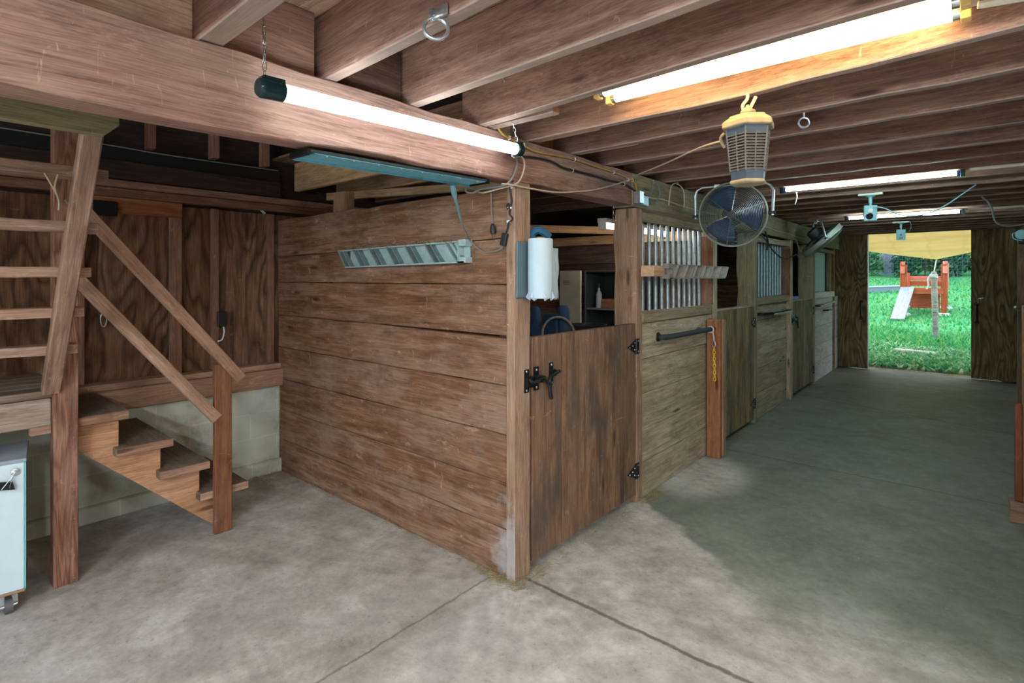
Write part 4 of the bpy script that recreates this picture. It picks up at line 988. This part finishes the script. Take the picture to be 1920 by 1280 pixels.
t = thing('loft_ladder', (-1.3, -1.75, .955), 'steep open ladder of rough planks leaning from the landing up to the girder', 'ladder')
def lad(y): return V((-1.665, y, .955)), V((-.865, y, 2.09))
for y in (-1.49, -2.25): MB().bar(*lad(y), .07, .052, up=(-1, 0, .7), tint=.55).build('side_rail', M['ladder'], t, bevel=.006)
for z in (1.165, 1.345, 1.525, 1.715, 1.925):
    f = (z - .955) / 1.135; x = -1.665 + .80 * f
    vs = []; b = MB(); n = 8; fs = []
    for i in range(n + 1):
        y = -2.42 + (-1.405 + 2.42) * i / n; j = random.uniform(-.004, .004)
        vs += [(x - .04, y, z - .022 + j), (x - .04, y, z + .022 + j * .5), (x - .135, y, z + .022), (x - .135, y, z - .022)]
    for i in range(n):
        for j in range(4): fs.append((i * 4 + j, i * 4 + (j + 1) % 4, i * 4 + 4 + (j + 1) % 4, i * 4 + 4 + j))
    fs += [(3, 2, 1, 0), (n * 4, n * 4 + 1, n * 4 + 2, n * 4 + 3)]
    b.add(vs, fs, 1, tint=random.uniform(.5, .9)); b.build('tread', M['ladder'] if z < 1.3 or z > 1.6 else M['tread'], t, bevel=.003)
tag(MB().prism([(-3.2, 1.955), (-1.555, 1.955), (-1.515, 1.995), (-1.515, 2.03), (-3.2, 2.03)], 0, -.44, -.40, axis=1).build('loft_header', M['beam_far'], bevel=.003), 'yellowish header board behind the girder at the top of the ladder', 'header board')
tag(MB().tube(spline([(-.985, -1.575, 1.90), (-.98, -1.585, 1.85), (-.975, -1.575, 1.805)], 5), .004, 5).tube(spline([(-.985, -1.615, 1.90), (-.985, -1.595, 1.86), (-.975, -1.575, 1.805), (-.97, -1.575, 1.76)], 5), .004, 5).build('baling_twine', M['twine'], smooth=True),
    'knotted hay twine hanging from the top ladder tread', 'twine')

# rolling cabinet under the landing
cu, cw = V((-.15, -.989, 0)), V((-.989, .15, 0)); c0 = V((-1.534, -1.597, 0))
t = thing('rolling_cabinet', c0 + cu * .35 + cw * .18, 'white laminate cabinet on casters at the left edge', 'cabinet')
def cbox(name, a0, a1, b0, b1, z0, z1, m, par=t, bev=.003):
    vs = [c0 + cu * a + cw * b_ + V((0, 0, z)) for z in (z0, z1) for a, b_ in ((a0, b0), (a0, b1), (a1, b1), (a1, b0))]
    return MB().add(vs, MB.BF).build(name, m, par, bevel=bev)
cbox('body', .004, .70, .019, .36, .105, .665, M['cabinet'])
door = cbox('door', .004, .70, 0, .018, .105, .672, M['cabinet'])
cbox('edge_band', -.001, .0035, 0, .018, .105, .672, M['teal_edge'], door, 0)
cbox('base_board', 0, .70, 0, .36, .092, .104, M['raw_edge'])
cbox('top', -.004, .71, .02, .37, .667, .685, M['cabinet_top'])
for a in (.06, .62):
    for b_ in (.05, .31):
        q = c0 + cu * a + cw * b_
        cs = MB().box(q.x - .025, q.x + .025, q.y - .025, q.y + .025, .086, .092).bar(q + V((0, -.022, .087)), q + V((.012, -.022, .03)), .02, .003).bar(q + V((0, .022, .087)), q + V((.012, .022, .03)), .02, .003).build('caster', M['steel'], t)
        MB().tube([q + V((.014, -.013, .0325)), q + V((.014, .013, .0325))], .032, 18).build('wheel', M['rubber'], cs, smooth=True)
        MB().tube([q + V((.014, -.03, .0325)), q + V((.014, .03, .0325))], .007, 8).build('axle', M['steel'], cs)
q = c0 + cu * .033 - cw * .002 + V((0, 0, .636))
tag(MB().lathe([(.018, 0), (.016, .004), (.007, .006), (.006, .012)], 14, Matrix.Translation(q) @ (-cw).to_track_quat('Z', 'Y').to_matrix().to_4x4()).build('wing_screw', M['chrome'], smooth=True), 'bright screw and washer near the top corner of the white cabinet', 'screw')
t = thing('binder_clip', q + V((0, 0, -.06)), 'black binder clip hanging from the screw on the white cabinet', 'clip')
o2 = q - cw * .014
b = MB(); pz = [o2 + cu * .010 + V((0, 0, -.037)), o2 + cu * .060 + V((0, 0, -.03)), o2 + cu * .064 + V((0, 0, -.062)), o2 + cu * .002 + V((0, 0, -.072))]
b.add([p + cw * .008 for p in pz] + [p - cw * .006 for p in pz], MB.BF); b.build('clip_body', M['black_metal'], t)
MB().tube(spline([o2 + cu * .02 + V((0, 0, -.06)) - cw * .008, o2 + cu * .012 + V((0, 0, -.03)) - cw * .006, o2 + V((0, 0, .004)), o2 + cu * .022 + V((0, 0, -.03)) - cw * .006, o2 + cu * .045 + V((0, 0, -.062)) - cw * .008], 5), .0016, 5).build('wire_handle', M['chrome'], t, smooth=True)

# small things on the back wall
t = thing('power_adapter', (-2.47, -.41, 1.15), 'black box on the plywood wall with a short white cord under it', 'adapter')
MB().box(-2.505, -2.45, -.435, -.375, 1.145, 1.255).build('case', M['black_plastic'], t, bevel=.004)
MB().tube(spline([(-2.47, -.39, 1.145), (-2.47, -.385, 1.10), (-2.47, -.40, 1.05), (-2.47, -.43, 1.04)], 5), .006, 6).build('cord', M['white_plastic'], t, smooth=True)
t = tag(MB().ring((-2.50, -1.10, 1.235), .045, .004, (1, .1, 0), 18, 6, sx=.35).build('hasp_loop', M['steel'], smooth=True), 'thin wire loop hanging on the plywood wall beneath the handrail', 'loop')
tag(MB().box(-2.50, -2.44, -1.17, -1.04, 1.895, 1.985).build('metal_box', M['black_metal'], bevel=.005), 'dark box on the wall beside the top of the ladder', 'box')
tag(MB().bar((-2.46, -.135, 2.035), (-2.45, -.095, 1.995), .012, .016).build('pale_tag', M['flag']), 'small pale blue tag under the top plate of the back wall', 'tag')

# ------------------------------------------------------------------ cables
def cable(name, pts, r, m, label, clips=None, n=8, cat='cable'):
    t = MB().tube(spline(pts, n), r, 6).build(name, m, smooth=True)
    tag(t, label, cat)
    for p in clips or ():
        p = V(p); MB().tube([p + V((-.004, 0, .009)), p + V((.007, 0, .007)), p + V((.007, 0, -.007)), p + V((-.004, 0, -.009))], .0022, 5).build('cable_clip', M['white_plastic'], t)
    return t
cable('house_cable', [(.012, -.15, 2.215), (.012, -.10, 2.178), (.012, .02, 2.162), (.012, .143, 2.145), (.012, .33, 2.155), (.012, .5, 2.163), (.012, .75, 2.158), (.012, .93, 2.155), (.012, 1.08, 2.148), (.012, 1.20, 2.128), (.012, 1.235, 2.08)], .0052,
      M['yellow_cable'], 'ochre cable stapled along the girder to the metal junction box', [(.012, -.06, 2.172), (.012, .05, 2.159), (.012, .50, 2.163), (.012, .93, 2.155), (.012, 1.17, 2.138)])
cable('black_cable', [(.02, -.085, 2.095), (.018, .03, 2.098), (.012, .15, 2.112), (.012, .28, 2.115), (.012, .39, 2.098), (.012, .479, 2.098), (.012, .7, 2.100), (.012, .88, 2.098), (.012, 1.06, 2.098), (.012, 1.16, 2.085), (.016, 1.23, 2.066), (.03, 1.30, 2.06), (.02, 1.36, 2.05)], .0065,
      M['black_cord'], 'black cord stapled along the girder from the hanging tube light', [(.012, .479, 2.098), (.012, 1.06, 2.098)])
cable('zapper_cable', [(-.0, -.10, 1.948), (.014, -.045, 1.950), (.02, .05, 1.948), (.02, .3, 1.955), (.025, .5, 1.982), (.03, .668, 2.012), (.04, .9, 2.072), (.05, 1.06, 2.123), (.20, .90, 2.115), (.5, .60, 2.088), (.8, .30, 2.068), (.948, .155, 2.045)], .0042, M['tan_cord'],
      'tan cord swagged from the corner post to the bug zapper', [(.045, 1.05, 2.121)])
t = thing('junction_box', (0.02, 1.24, 2.0), 'grey steel junction box at the top of the wavy brown post', 'box')
MB().box(.004, .05, 1.205, 1.262, 1.992, 2.072).build('box', M['steel'], t, bevel=.002)
MB().box(.004, .03, 1.264, 1.37, 1.985, 2.055).box(.03, .034, 1.275, 1.36, 1.99, 2.05).build('cover', plain('aged_blue_steel', (.33, .45, .50), .4, .6, .3), t, bevel=.002)
cable('light_cable', [(.10, -.14, 2.06), (.05, -.05, 2.07), (.02, -.01, 2.045), (.012, -.035, 1.985), (-.02, -.055, 1.95), (-.09, -.07, 1.945), (-.15, -.09, 1.94), (-.19, -.10, 1.925), (-.23, -.11, 1.935), (-.2, -.13, 1.955), (-.14, -.14, 1.96)], .0055, M['grey_cord'],
      'grey cord looping under the girder at the corner post')
cable('light_cable', [(.10, -.13, 2.055), (.06, -.02, 2.08), (.03, .035, 2.05), (.014, .03, 1.995), (.01, .0, 1.962), (-.01, -.03, 1.948), (-.07, -.05, 1.937), (-.13, -.06, 1.928), (-.18, -.05, 1.93), (-.22, -.04, 1.945)], .0045, M['tan_cord'],
      'brown cord curving down the girder beside the corner post')
t = cable('plug_cable', [(-.135, -.03, 1.945), (-.148, -.014, 1.90), (-.149, -.010, 1.85), (-.144, -.010, 1.80), (-.142, -.010, 1.765)], .0035, M['grey_cord'], 'thin cord with a loose plug dangling on the partition', cat='cord')
MB().tube([(-.142, -.010, 1.775), (-.139, -.011, 1.755), (-.137, -.011, 1.735), (-.136, -.011, 1.722)], [.006, .014, .015, .011], 10).build('plug', M['black_plastic'], t, smooth=True)
MB().box(-.144, -.141, -.013, -.009, 1.705, 1.723).box(-.132, -.129, -.013, -.009, 1.705, 1.723).build('prong', M['chrome'], t)
t = cable('switch_cable', [(-.02, -.02, 1.95), (-.015, -.016, 1.905), (-.012, -.014, 1.88), (-.018, -.014, 1.855), (-.035, -.014, 1.84), (-.042, -.014, 1.855), (-.03, -.014, 1.865), (-.022, -.014, 1.84), (-.026, -.014, 1.815), (-.012, -.014, 1.80), (-.008, -.014, 1.785), (-.03, -.014, 1.772), (-.038, -.014, 1.745), (-.052, -.014, 1.715)], .0042, M['black_cord'],
      'black cord looped under white clips on the corner post, with an inline switch', cat='cord')
for z, x in ((1.945, -.02), (1.843, -.027), (1.778, -.032)): MB().box(x - .012, x + .012, -.016, -.006, z - .006, z + .006).build('cord_clip', M['white_plastic'], t, bevel=.002)
MB().bar((-.05, -.016, 1.722), (-.066, -.018, 1.66), .034, .022, up=(0, -1, 0)).build('switch_box', M['black_plastic'], t, bevel=.004)
t = cable('fixture_cable', [(-.11, -.305, 1.90), (-.13, -.27, 1.86), (-.16, -.225, 1.81), (-.2, -.165, 1.755), (-.24, -.10, 1.73), (-.295, -.022, 1.70), (-.27, -.012, 1.672), (-.235, -.010, 1.648), (-.19, -.010, 1.632), (-.13, -.010, 1.634), (-.085, -.011, 1.645), (-.068, -.014, 1.662)], .0036, M['grey_cord'],
      'thin cord drooping from the unlit fixture across the partition', cat='cord')
MB().tube([(-.108, -.318, 1.925), (-.11, -.31, 1.905), (-.114, -.298, 1.88), (-.122, -.285, 1.865), (-.155, -.232, 1.815), (-.2, -.165, 1.755)], [.014, .015, .012, .0075, .006, .004], 10).build('connector', plain('blue_cord_end', (.12, .22, .26), .5), t, smooth=True)
cable('fan_cable', [(.02, 1.38, 2.05), (.012, 1.5, 2.055), (.012, 1.65, 2.062), (.012, 1.98, 2.05), (.012, 2.3, 2.046), (.012, 3.2, 2.05), (.012, 4.24, 2.045), (.012, 4.6, 2.03), (.012, 5.0, 2.036), (.012, 5.5, 2.018), (.012, 5.95, 2.024)], .006, M['tan_cord'], 'tan cable running along the olive girder behind the fans')
cable('loop_cable', [(.015, 1.72, 2.03), (.02, 1.725, 2.10), (.02, 1.75, 2.17), (.02, 1.82, 2.205), (.02, 1.90, 2.20), (.02, 1.965, 2.17), (.02, 1.985, 2.10), (.015, 1.99, 2.04)], .005, M['tan_cord'], 'tan cord arching up over the olive girder left of the near fan', [(.02, 1.86, 2.208)])
cable('loop_cable', [(.02, 1.39, 2.06), (.03, 1.42, 2.10), (.03, 1.44, 2.16), (.03, 1.50, 2.16), (.03, 1.54, 2.09), (.02, 1.50, 2.03), (.02, 1.44, 2.01), (.02, 1.40, 2.04)], .005, M['grey_cord'], 'coil of cord beside the junction box', [(.02, 1.46, 2.165)])
cable('fan_cable', [(.14, 3.0, 2.02), (.06, 3.6, 1.97), (.03, 4.0, 1.93), (.02, 4.2, 1.88), (.015, 4.4, 1.81), (.015, 4.75, 1.735), (.015, 5.0, 1.725), (.015, 5.25, 1.765), (.015, 5.5, 1.80)], .008, M['black_cord'], 'black fan cord sagging across the middle grille')
cable('fan_cable', [(.015, 4.12, 2.0), (.03, 4.14, 1.93), (.03, 4.17, 1.87), (.025, 4.15, 1.80)], .009, M['black_cord'], 'short black cord end hanging over the middle grille')
cable('hanging_cable', [(.015, 5.45, 1.98), (.02, 5.6, 1.86), (.02, 5.85, 1.80), (.02, 5.75, 1.77), (.02, 5.5, 1.78)], .007, M['tan_cord'], 'tan loop of cord on the olive post by the farthest half door')
cable('camera_cable', [(1.085, 3.23, 2.07), (1.12, 3.22, 2.075), (1.18, 3.2, 2.05), (1.26, 3.2, 2.00), (1.36, 3.2, 1.985), (1.46, 3.2, 2.0), (1.55, 3.2, 2.05), (1.64, 3.2, 2.12), (1.72, 3.25, 2.19)], .005, M['cam'], 'pale cable drooping to the right from the near security camera')
cable('camera_cable', [(1.04, 6.13, 2.06), (1.08, 6.12, 2.055), (1.12, 6.12, 2.08), (1.13, 6.12, 2.13), (1.125, 6.12, 2.19)], .004, M['grey_cord'], 'small loop of cable at the farther security camera')
cable('hanging_cable', [(1.76, 4.05, 2.19), (1.80, 4.05, 2.14), (1.825, 4.05, 2.08), (1.835, 4.05, 2.01), (1.86, 4.05, 1.955), (1.92, 4.05, 1.93), (2.0, 4.05, 1.935), (2.10, 4.05, 1.96), (2.195, 4.06, 2.0)], .007, M['grey_cord'], 'grey cord hanging in a curve from the joists at the right')
cable('pull_string', [(.70, 2.43, 2.14), (.705, 2.43, 2.10), (.69, 2.43, 2.05)], .004, M['rope'], 'short white pull string under the nearer single tube light')

# ------------------------------------------------------------------ hay wisps
def hay(name, spots, n, label, ln=.09, up=0.0):
    b = MB()
    for k in range(n):
        x0, x1, y0, y1, z = random.choice(spots)
        p = V((random.uniform(x0, x1), random.uniform(y0, y1), z + random.uniform(.002, .010)))
        a = random.uniform(0, 2 * PI); L = random.uniform(.3, 1) * ln; d = V((math.cos(a), math.sin(a), random.uniform(-.05, .3) + up * random.random()))
        b.tube([p, p + d * L * .5 + V((0, 0, .006)), p + d * L], .0011, 3, caps=False)
    return tag(b.build(name, M['hay']), label, 'hay', kind='stuff')
hay('hay_wisps', [(-.08, .07, -.06, .0, 0), (-.25, -.05, -.04, .0, 0), (0, .06, .0, .9, 0), (0.0, .07, .9, 1.5, 0), (-.05, .08, -.03, .16, 0)], 280, 'wisps of hay along the foot of the corner post and near half door', .07, .3)
hay('hay_wisps', [(-2.3, -.1, -.03, .0, 0), (-2.4, -2.2, -.25, -.02, 0)], 260, 'thin line of hay along the foot of the brown partition', .05, .2)
hay('hay_wisps', [(.01, .07, 1.25, 1.5, 0), (.0, .1, 2.6, 3.8, 0)], 140, 'hay wisps below the near hinge and middle half door', .06, .6)
hay('hay_wisps', [(-.8, -.5, -.045, -.005, 1.69), (-1.45, -.4, -.045, -.005, 1.685)], 90, 'hay caught on top of the slotted rack on the partition', .06, .3)

# ------------------------------------------------------------------ outside
def gz(x, y):
    pts = [(8.64, -.03), (10.3, .03), (12.7, .21), (16.2, .55), (19.5, 1.0), (27, 1.72), (45, 2.3)]
    for (a, za), (b_, zb) in zip(pts, pts[1:]):
        if y <= b_: z = za + (zb - za) * max(0, y - a) / (b_ - a); break
    else: z = pts[-1][1]
    return z + .03 * math.sin(x * 1.3 + y * .7) * min(1, max(0, y - 9) * .4) + .02 * math.sin(x * 3.1 - y * 2.2) * min(1, max(0, y - 9) * .5)
b = MB(); nx, ny = 60, 110; vs = []; fs = []
for j in range(ny + 1):
    y = 8.64 + (48 - 8.64) * (j / ny) ** 1.7
    for i in range(nx + 1):
        x = -22 + 44 * i / nx; vs.append((x, y, gz(x, y)))
for j in range(ny):
    for i in range(nx): a = j * (nx + 1) + i; fs.append((a, a + 1, a + nx + 2, a + nx + 1))
struct(b.add(vs, fs).build('lawn', M['lawn'], smooth=True), 'sloping green lawn outside the doorway', 'lawn')
struct(MB().box(-3, 5, 8.64, 8.95, -.10, -.012).build('ground_strip', M['gravel']), 'strip of straw and gravel at the doorway', 'ground')

# wedge of ground the doorway shows
CX, CY = 1.7057, -2.0177
def inview(x, y, m=.06):
    dx, dy = x - CX, y - CY; q = dx / dy
    return (.11 - CX) / (8.6 - CY) - m < q < (2.0 - CX) / (8.6 - CY) + m
def blades(name, n, y0, y1, h, w, m, label, lean=.5, cat='grass', pw=1.0):
    b = MB(); vs = []; fs = []; k = 0
    while k < n:
        y = y0 + (y1 - y0) * random.random() ** pw; dd = (y - CY)
        x = CX + dd * random.uniform(-.24, .12)
        if not inview(x, y): continue
        z = gz(x, y) - .01; a = random.uniform(0, PI); hh = h * random.uniform(.5, 1.2); ww = w * random.uniform(.6, 1.3); lx, ly = random.uniform(-lean, lean) * hh, random.uniform(-lean, lean) * hh
        c_, s_ = math.cos(a) * ww, math.sin(a) * ww; i = len(vs)
        vs += [(x - c_, y - s_, z), (x + c_, y + s_, z), (x + lx * .5 + c_ * .8, y + ly * .5 + s_ * .8, z + hh * .6), (x + lx * .5 - c_ * .8, y + ly * .5 - s_ * .8, z + hh * .6), (x + lx, y + ly, z + hh * .95)]
        fs += [(i, i + 1, i + 2, i + 3), (i + 3, i + 2, i + 4)]; k += 1
    b.add(vs, fs, tint=.5)
    return tag(b.build(name, m), label, cat, kind='stuff')
blades('tall_grass', 9000, 9.05, 13.5, .13, .009, M['grass'], 'long green grass close outside the doorway', .9, pw=1.3)
blades('tall_grass', 9000, 11.5, 24, .10, .016, M['grass'], 'lawn grass farther up the slope', .8)
blades('broad_weeds', 5200, 8.95, 11.2, .12, .034, M['weeds'], 'broad leaved weeds just beyond the doorway', 1.3, 'weeds')
hay('straw_litter', [(.0, 2.2, 8.66, 9.0, -.012)], 500, 'straw litter on the ground just outside the doorway', .12, .2)
tag(MB().bar((.55, 10.62, gz(.8, 10.6) + .07), (1.22, 10.5, gz(.9, 10.6) + .06), .26, .06, up=(0, 0, 1)).build('flat_stone', M['stone'], bevel=.02), 'pale flat stone lying in the grass outside the doorway', 'stone')

# play platform
t = thing('play_platform', (.75, 16.6, gz(.75, 16.6)), 'red stained timber platform with tall side boards on the lawn', 'platform')
z0 = gz(.75, 16.5); dk = z0 + .62
X0, X1, Y0, Y1 = .28, 1.12, 15.95, 17.0
for k in range(5): MB().box(X0, X1, Y0 + k * .21, Y0 + k * .21 + .2, dk, dk + .035, axis=0).build('deck_board', M['red_paint'], t)
MB().box(X0, X1, Y0 - .03, Y0, dk - .12, dk + .03, axis=0).build('front_apron', M['red_paint'], t)
MB().box(X0 + .1, X1 - .1, Y0 + .5, Y0 + .54, z0 + .1, dk - .02, axis=0).build('skirt_board', M['red_paint'], t)
for zz in (.18, .33): MB().box(X0, X1, Y1 - .03, Y1, dk + zz - .1, dk + zz + .03, axis=0).build('back_board', M['red_paint'], t)
for x in (X0, X1):
    for y in (Y0 + .05, Y1 - .05): MB().box(x - .06, x + .06, y - .06, y + .06, gz(x, y) + .06, dk + (.66 if y < 16.5 else .45), axis=2).build('corner_post', M['red_paint'], t)
    s_ = -1 if x == X0 else 1
    MB().box(x - .02 + s_ * .07, x + .02 + s_ * .07, Y0 + .0, Y0 + .62, dk + .02, dk + .69, axis=2).build('side_board', M['red_paint'], t)
    MB().bar((x + s_ * .03, Y0 - .06, dk + .42), (x + s_ * .03, Y0 + .05, dk + .74), .10, .03).build('cap_board', M['red_paint'], t)
for x in (X0, X1):
    for k, y in enumerate((Y0 + .05, Y1 - .05)):
        where = ('under the front left leg', 'under the back left leg')[k] if x == X0 else ('under the front right leg', 'under the back right leg')[k]
        tag(MB().lathe([(.16, 0), (.15, .06), (.11, .09)], 12, Matrix.Translation((x, y, gz(x, y) - .03))).build('pier_block', M['stone']), 'pale pier block %s of the red platform' % where, 'block')
tag(MB().bar((.36, 15.92, dk + .05), (.22, 14.95, gz(.3, 14.9) + .05), .30, .04).build('ramp_board', M['ramp'], bevel=.004), 'pale plank ramp leaning on the red platform', 'ramp')
# sail, pole, rope
pt = V((1.06, 12.7, 1.64)); pb = V((1.09, 12.72, gz(1.09, 12.7) - .06))
t = thing('tether_post', pb, 'weathered grey post in front of the red platform', 'post')
MB().tube([pb, pb.lerp(pt, .5) + V((.005, 0, 0)), pt - V((0, 0, .03)), pt], [.062, .058, .054, .03], 12).build('shaft', M['pole'], t, smooth=True)
b = MB()
for k in range(3): b.ring(pt - V((0, 0, .07 + .03 * k)), .062, .012, (.1, .1 * k, 1), 16, 6)
b.tube(spline([pt + V((-.06, -.03, -.08)), pt + V((-.10, -.04, -.18)), pt + V((-.09, -.04, -.30)), pt + V((-.12, -.04, -.38))], 5), .016, 6)
tag(b.build('tied_rope', M['rope'], smooth=True), 'white rope wound round the top of the grey post', 'rope')
sc_ = V((1.10, 12.72, 1.90))
tag(MB().tube([pt - V((0, 0, .02)), sc_ + V((0, 0, -.01))], .011, 6).build('sail_tether', M['rope'], smooth=True), 'short pale tether between the grey post and the sail corner', 'rope')
A, B_ = V((-2.3, 8.72, 2.62)), V((5.2, 8.72, 2.75)); n = 26; vs = []; fs = []
idx = {}
for i in range(n + 1):
    for j in range(n + 1 - i):
        u_, v_ = i / n, j / n; w_ = 1 - u_ - v_
        p = A * u_ + B_ * v_ + sc_ * w_
        cen = (A + B_ + sc_) / 3
        e = (u_ * w_ * .26 + v_ * w_ * .26 + u_ * v_ * .02); p = p + (cen - p) * e * 1.2
        p.z -= .55 * u_ * w_ * .9 + .22 * v_ * w_ + .3 * u_ * v_ * w_
        idx[i, j] = len(vs); vs.append(p)
for i in range(n):
    for j in range(n - i):
        fs.append((idx[i, j], idx[i + 1, j], idx[i, j + 1]))
        if j < n - i - 1: fs.append((idx[i + 1, j], idx[i + 1, j + 1], idx[i, j + 1]))
tag(MB().add(vs, fs).build('shade_sail', M['sail'], smooth=True, ), 'tan shade sail stretched from the barn to a rope over the lawn', 'sail')
t = tag(MB().bar((-3.4, 19.1, gz(-3, 19) + .08), (.02, 19.8, gz(0, 19.8) + .08), .05, .16).build('edging_board', plain('blue_grey_board', (.22, .26, .34), .7)), 'white topped edging board across the lawn left of the red platform', 'board')
MB().bar((-3.4, 19.1, gz(-3, 19) + .185), (.02, 19.8, gz(0, 19.8) + .185), .12, .045).build('top_board', M['edging'], t)

# fence, trees and shrubs at the top of the lawn
t = thing('wire_fence', (0, 24, gz(0, 24)), 'wire mesh fence along the top of the lawn', 'fence')
for x in (-4, -1.9, .3, 2.4): MB().tube([(x, 24, gz(x, 24) - .1), (x, 24, gz(x, 24) + 1.25)], .025, 6).build('fence_post', M['black_metal'], t)
b = MB()
for k in range(9): b.tube([(-4, 24, gz(-4, 24) + .1 + .14 * k), (2.6, 24, gz(2.6, 24) + .1 + .14 * k)], .0013, 4)
for k in range(45): x = -4 + 6.6 * k / 44; b.tube([(x, 24, gz(x, 24)), (x, 24, gz(x, 24) + 1.22)], .0013, 4)
b.build('wire_mesh', M['dust_wire'], t)
def foliage(b, c, rx, ry, rz_, n, sz):
    vs = []; fs = []
    for k in range(n):
        th, ph = random.uniform(0, 2 * PI), math.acos(random.uniform(-1, 1)); r = random.uniform(.55, 1.05)
        p = V((c[0] + rx * r * math.sin(ph) * math.cos(th), c[1] + ry * r * math.sin(ph) * math.sin(th), c[2] + rz_ * r * math.cos(ph)))
        q = V((random.gauss(0, 1), random.gauss(0, 1), random.gauss(0, 1))).normalized(); a = q.orthogonal().normalized() * sz * random.uniform(.6, 1.4); d_ = q.cross(a).normalized() * sz * random.uniform(.3, .7); i = len(vs)
        vs += [p - a, p + d_, p + a, p - d_]; fs.append((i, i + 1, i + 2, i + 3))
    b.add(vs, fs)
def bush(x, y, r, h, mn, label, n=900):
    z = gz(x, y); t = thing('shrub', (x, y, z), label, 'shrub')
    b = MB()
    for k in range(4): foliage(b, (x + random.uniform(-.5, .5) * r, y + random.uniform(-.3, .3), z + h * random.uniform(.35, .6)), r * .75, r * .6, h * .45, n // 4, .085)
    b.build('foliage', M[mn], t)
    b = MB()
    for k in range(4): b.tube([(x + .05 * k - .1, y, z - .05), (x + random.uniform(-.4, .4) * r, y, z + h * .7)], .02, 5)
    b.build('stem', M['bark'], t)
bush(-2.6, 25.2, 1.0, 1.5, 'leaf_mid', 'light green shrub at the far left edge of the doorway view')
bush(-1.95, 25.6, .65, 1.1, 'leaf_mid', 'low green shrub left of the grey blue trunk')
bush(-.35, 25.4, .6, 1.2, 'leaf_dark', 'dark shrub right of the grey blue trunk, behind the fence')
bush(.45, 25.7, .8, 1.9, 'leaf_yel', 'bright yellow green shrub behind the middle of the platform')
bush(1.2, 25.3, .8, 1.4, 'leaf_dark', 'dark shrub behind the platform')
bush(1.95, 25.6, .8, 1.7, 'leaf_yel', 'yellowing shrub at the right of the doorway view')
bush(2.8, 25.2, .9, 1.4, 'leaf_mid', 'green shrub half hidden by the right barn door')
def tree(x, y, tr, h, mn, label, crown=True, bark='bark', n=2600, r=2.4):
    z = gz(x, y); t = thing('tree', (x, y, z), label, 'tree')
    MB().tube(spline([(x - .02, y, z - .1), (x, y, z + h * .15), (x + .06, y, z + h * .4), (x, y, z + h * .75)], 5), [tr * 1.35] + [tr * 1.05] * 5 + [tr] * 5 + [tr * .7] * 5, 12).build('trunk', M[bark], t, smooth=True)
    b = MB()
    for k in range(6): foliage(b, (x + random.uniform(-.7, .7) * r, y + random.uniform(-.6, 1.2), z + h * random.uniform(.52, .95)), r * .7, r * .6, h * .16, n // 6, .15)
    b.build('crown', M[mn], t)
tree(-1.15, 26.6, .27, 6.5, 'leaf_dark', 'tree with a broad grey blue trunk behind the fence')
tree(-3.2, 29.5, .2, 7, 'leaf_dark', 'dark tree behind the shrubs at the left of the doorway view')
tree(.9, 30, .2, 7, 'leaf_dark', 'dark tree in the woods behind the platform', n=3200)
tree(3.3, 30, .2, 7, 'leaf_mid', 'green tree in the woods at the right of the doorway view', n=3200)
b = MB()
for k in range(26): foliage(b, (random.uniform(-9, 10), random.uniform(32, 36), random.uniform(2.0, 7.5)), 2.2, 1.0, 1.5, 300, .28)
for k in range(12): foliage(b, (-3 + .7 * k, 32.5, random.uniform(2.4, 4.2)), 1.1, .8, 1.3, 380, .22)
tag(b.build('woods_foliage', M['leaf_dark']), 'dense dark woods closing off the view behind the lawn', 'woods', kind='stuff')

# ------------------------------------------------------------------ daylight
w = D.worlds.new('daylight'); S.world = w; w.use_nodes = True
nt = w.node_tree; bg = nt.nodes['Background']; g = G(nt)
dirz = g.n('SeparateXYZ', {0: g.n('TexCoord').outputs['Generated']}).outputs[2]
nt.links.new(g.ramp(dirz, [(.0, (.80, .90, .92)), (.6, (.62, .78, .95))]), bg.inputs[0]); bg.inputs[1].default_value = 1.5
sun = D.objects.new('sun', D.lights.new('sun', 'SUN')); COL.objects.link(sun)
sun.data.energy = 1.5; sun.data.angle = math.radians(25); sun.data.color = (1, .97, .9); sun.rotation_euler = (math.radians(-28), math.radians(-14), 0)

S.render.engine = 'CYCLES'
S.view_settings.view_transform = 'Standard'; S.view_settings.look = 'None'; S.view_settings.exposure = 1.12; S.view_settings.gamma = 1.0; S.view_settings.use_curve_mapping = False
cy = S.cycles
cy.use_denoising = True; cy.max_bounces = 8; cy.diffuse_bounces = 5; cy.glossy_bounces = 3; cy.transmission_bounces = 3; cy.sample_clamp_indirect = 6; cy.caustics_reflective = False; cy.caustics_refractive = False
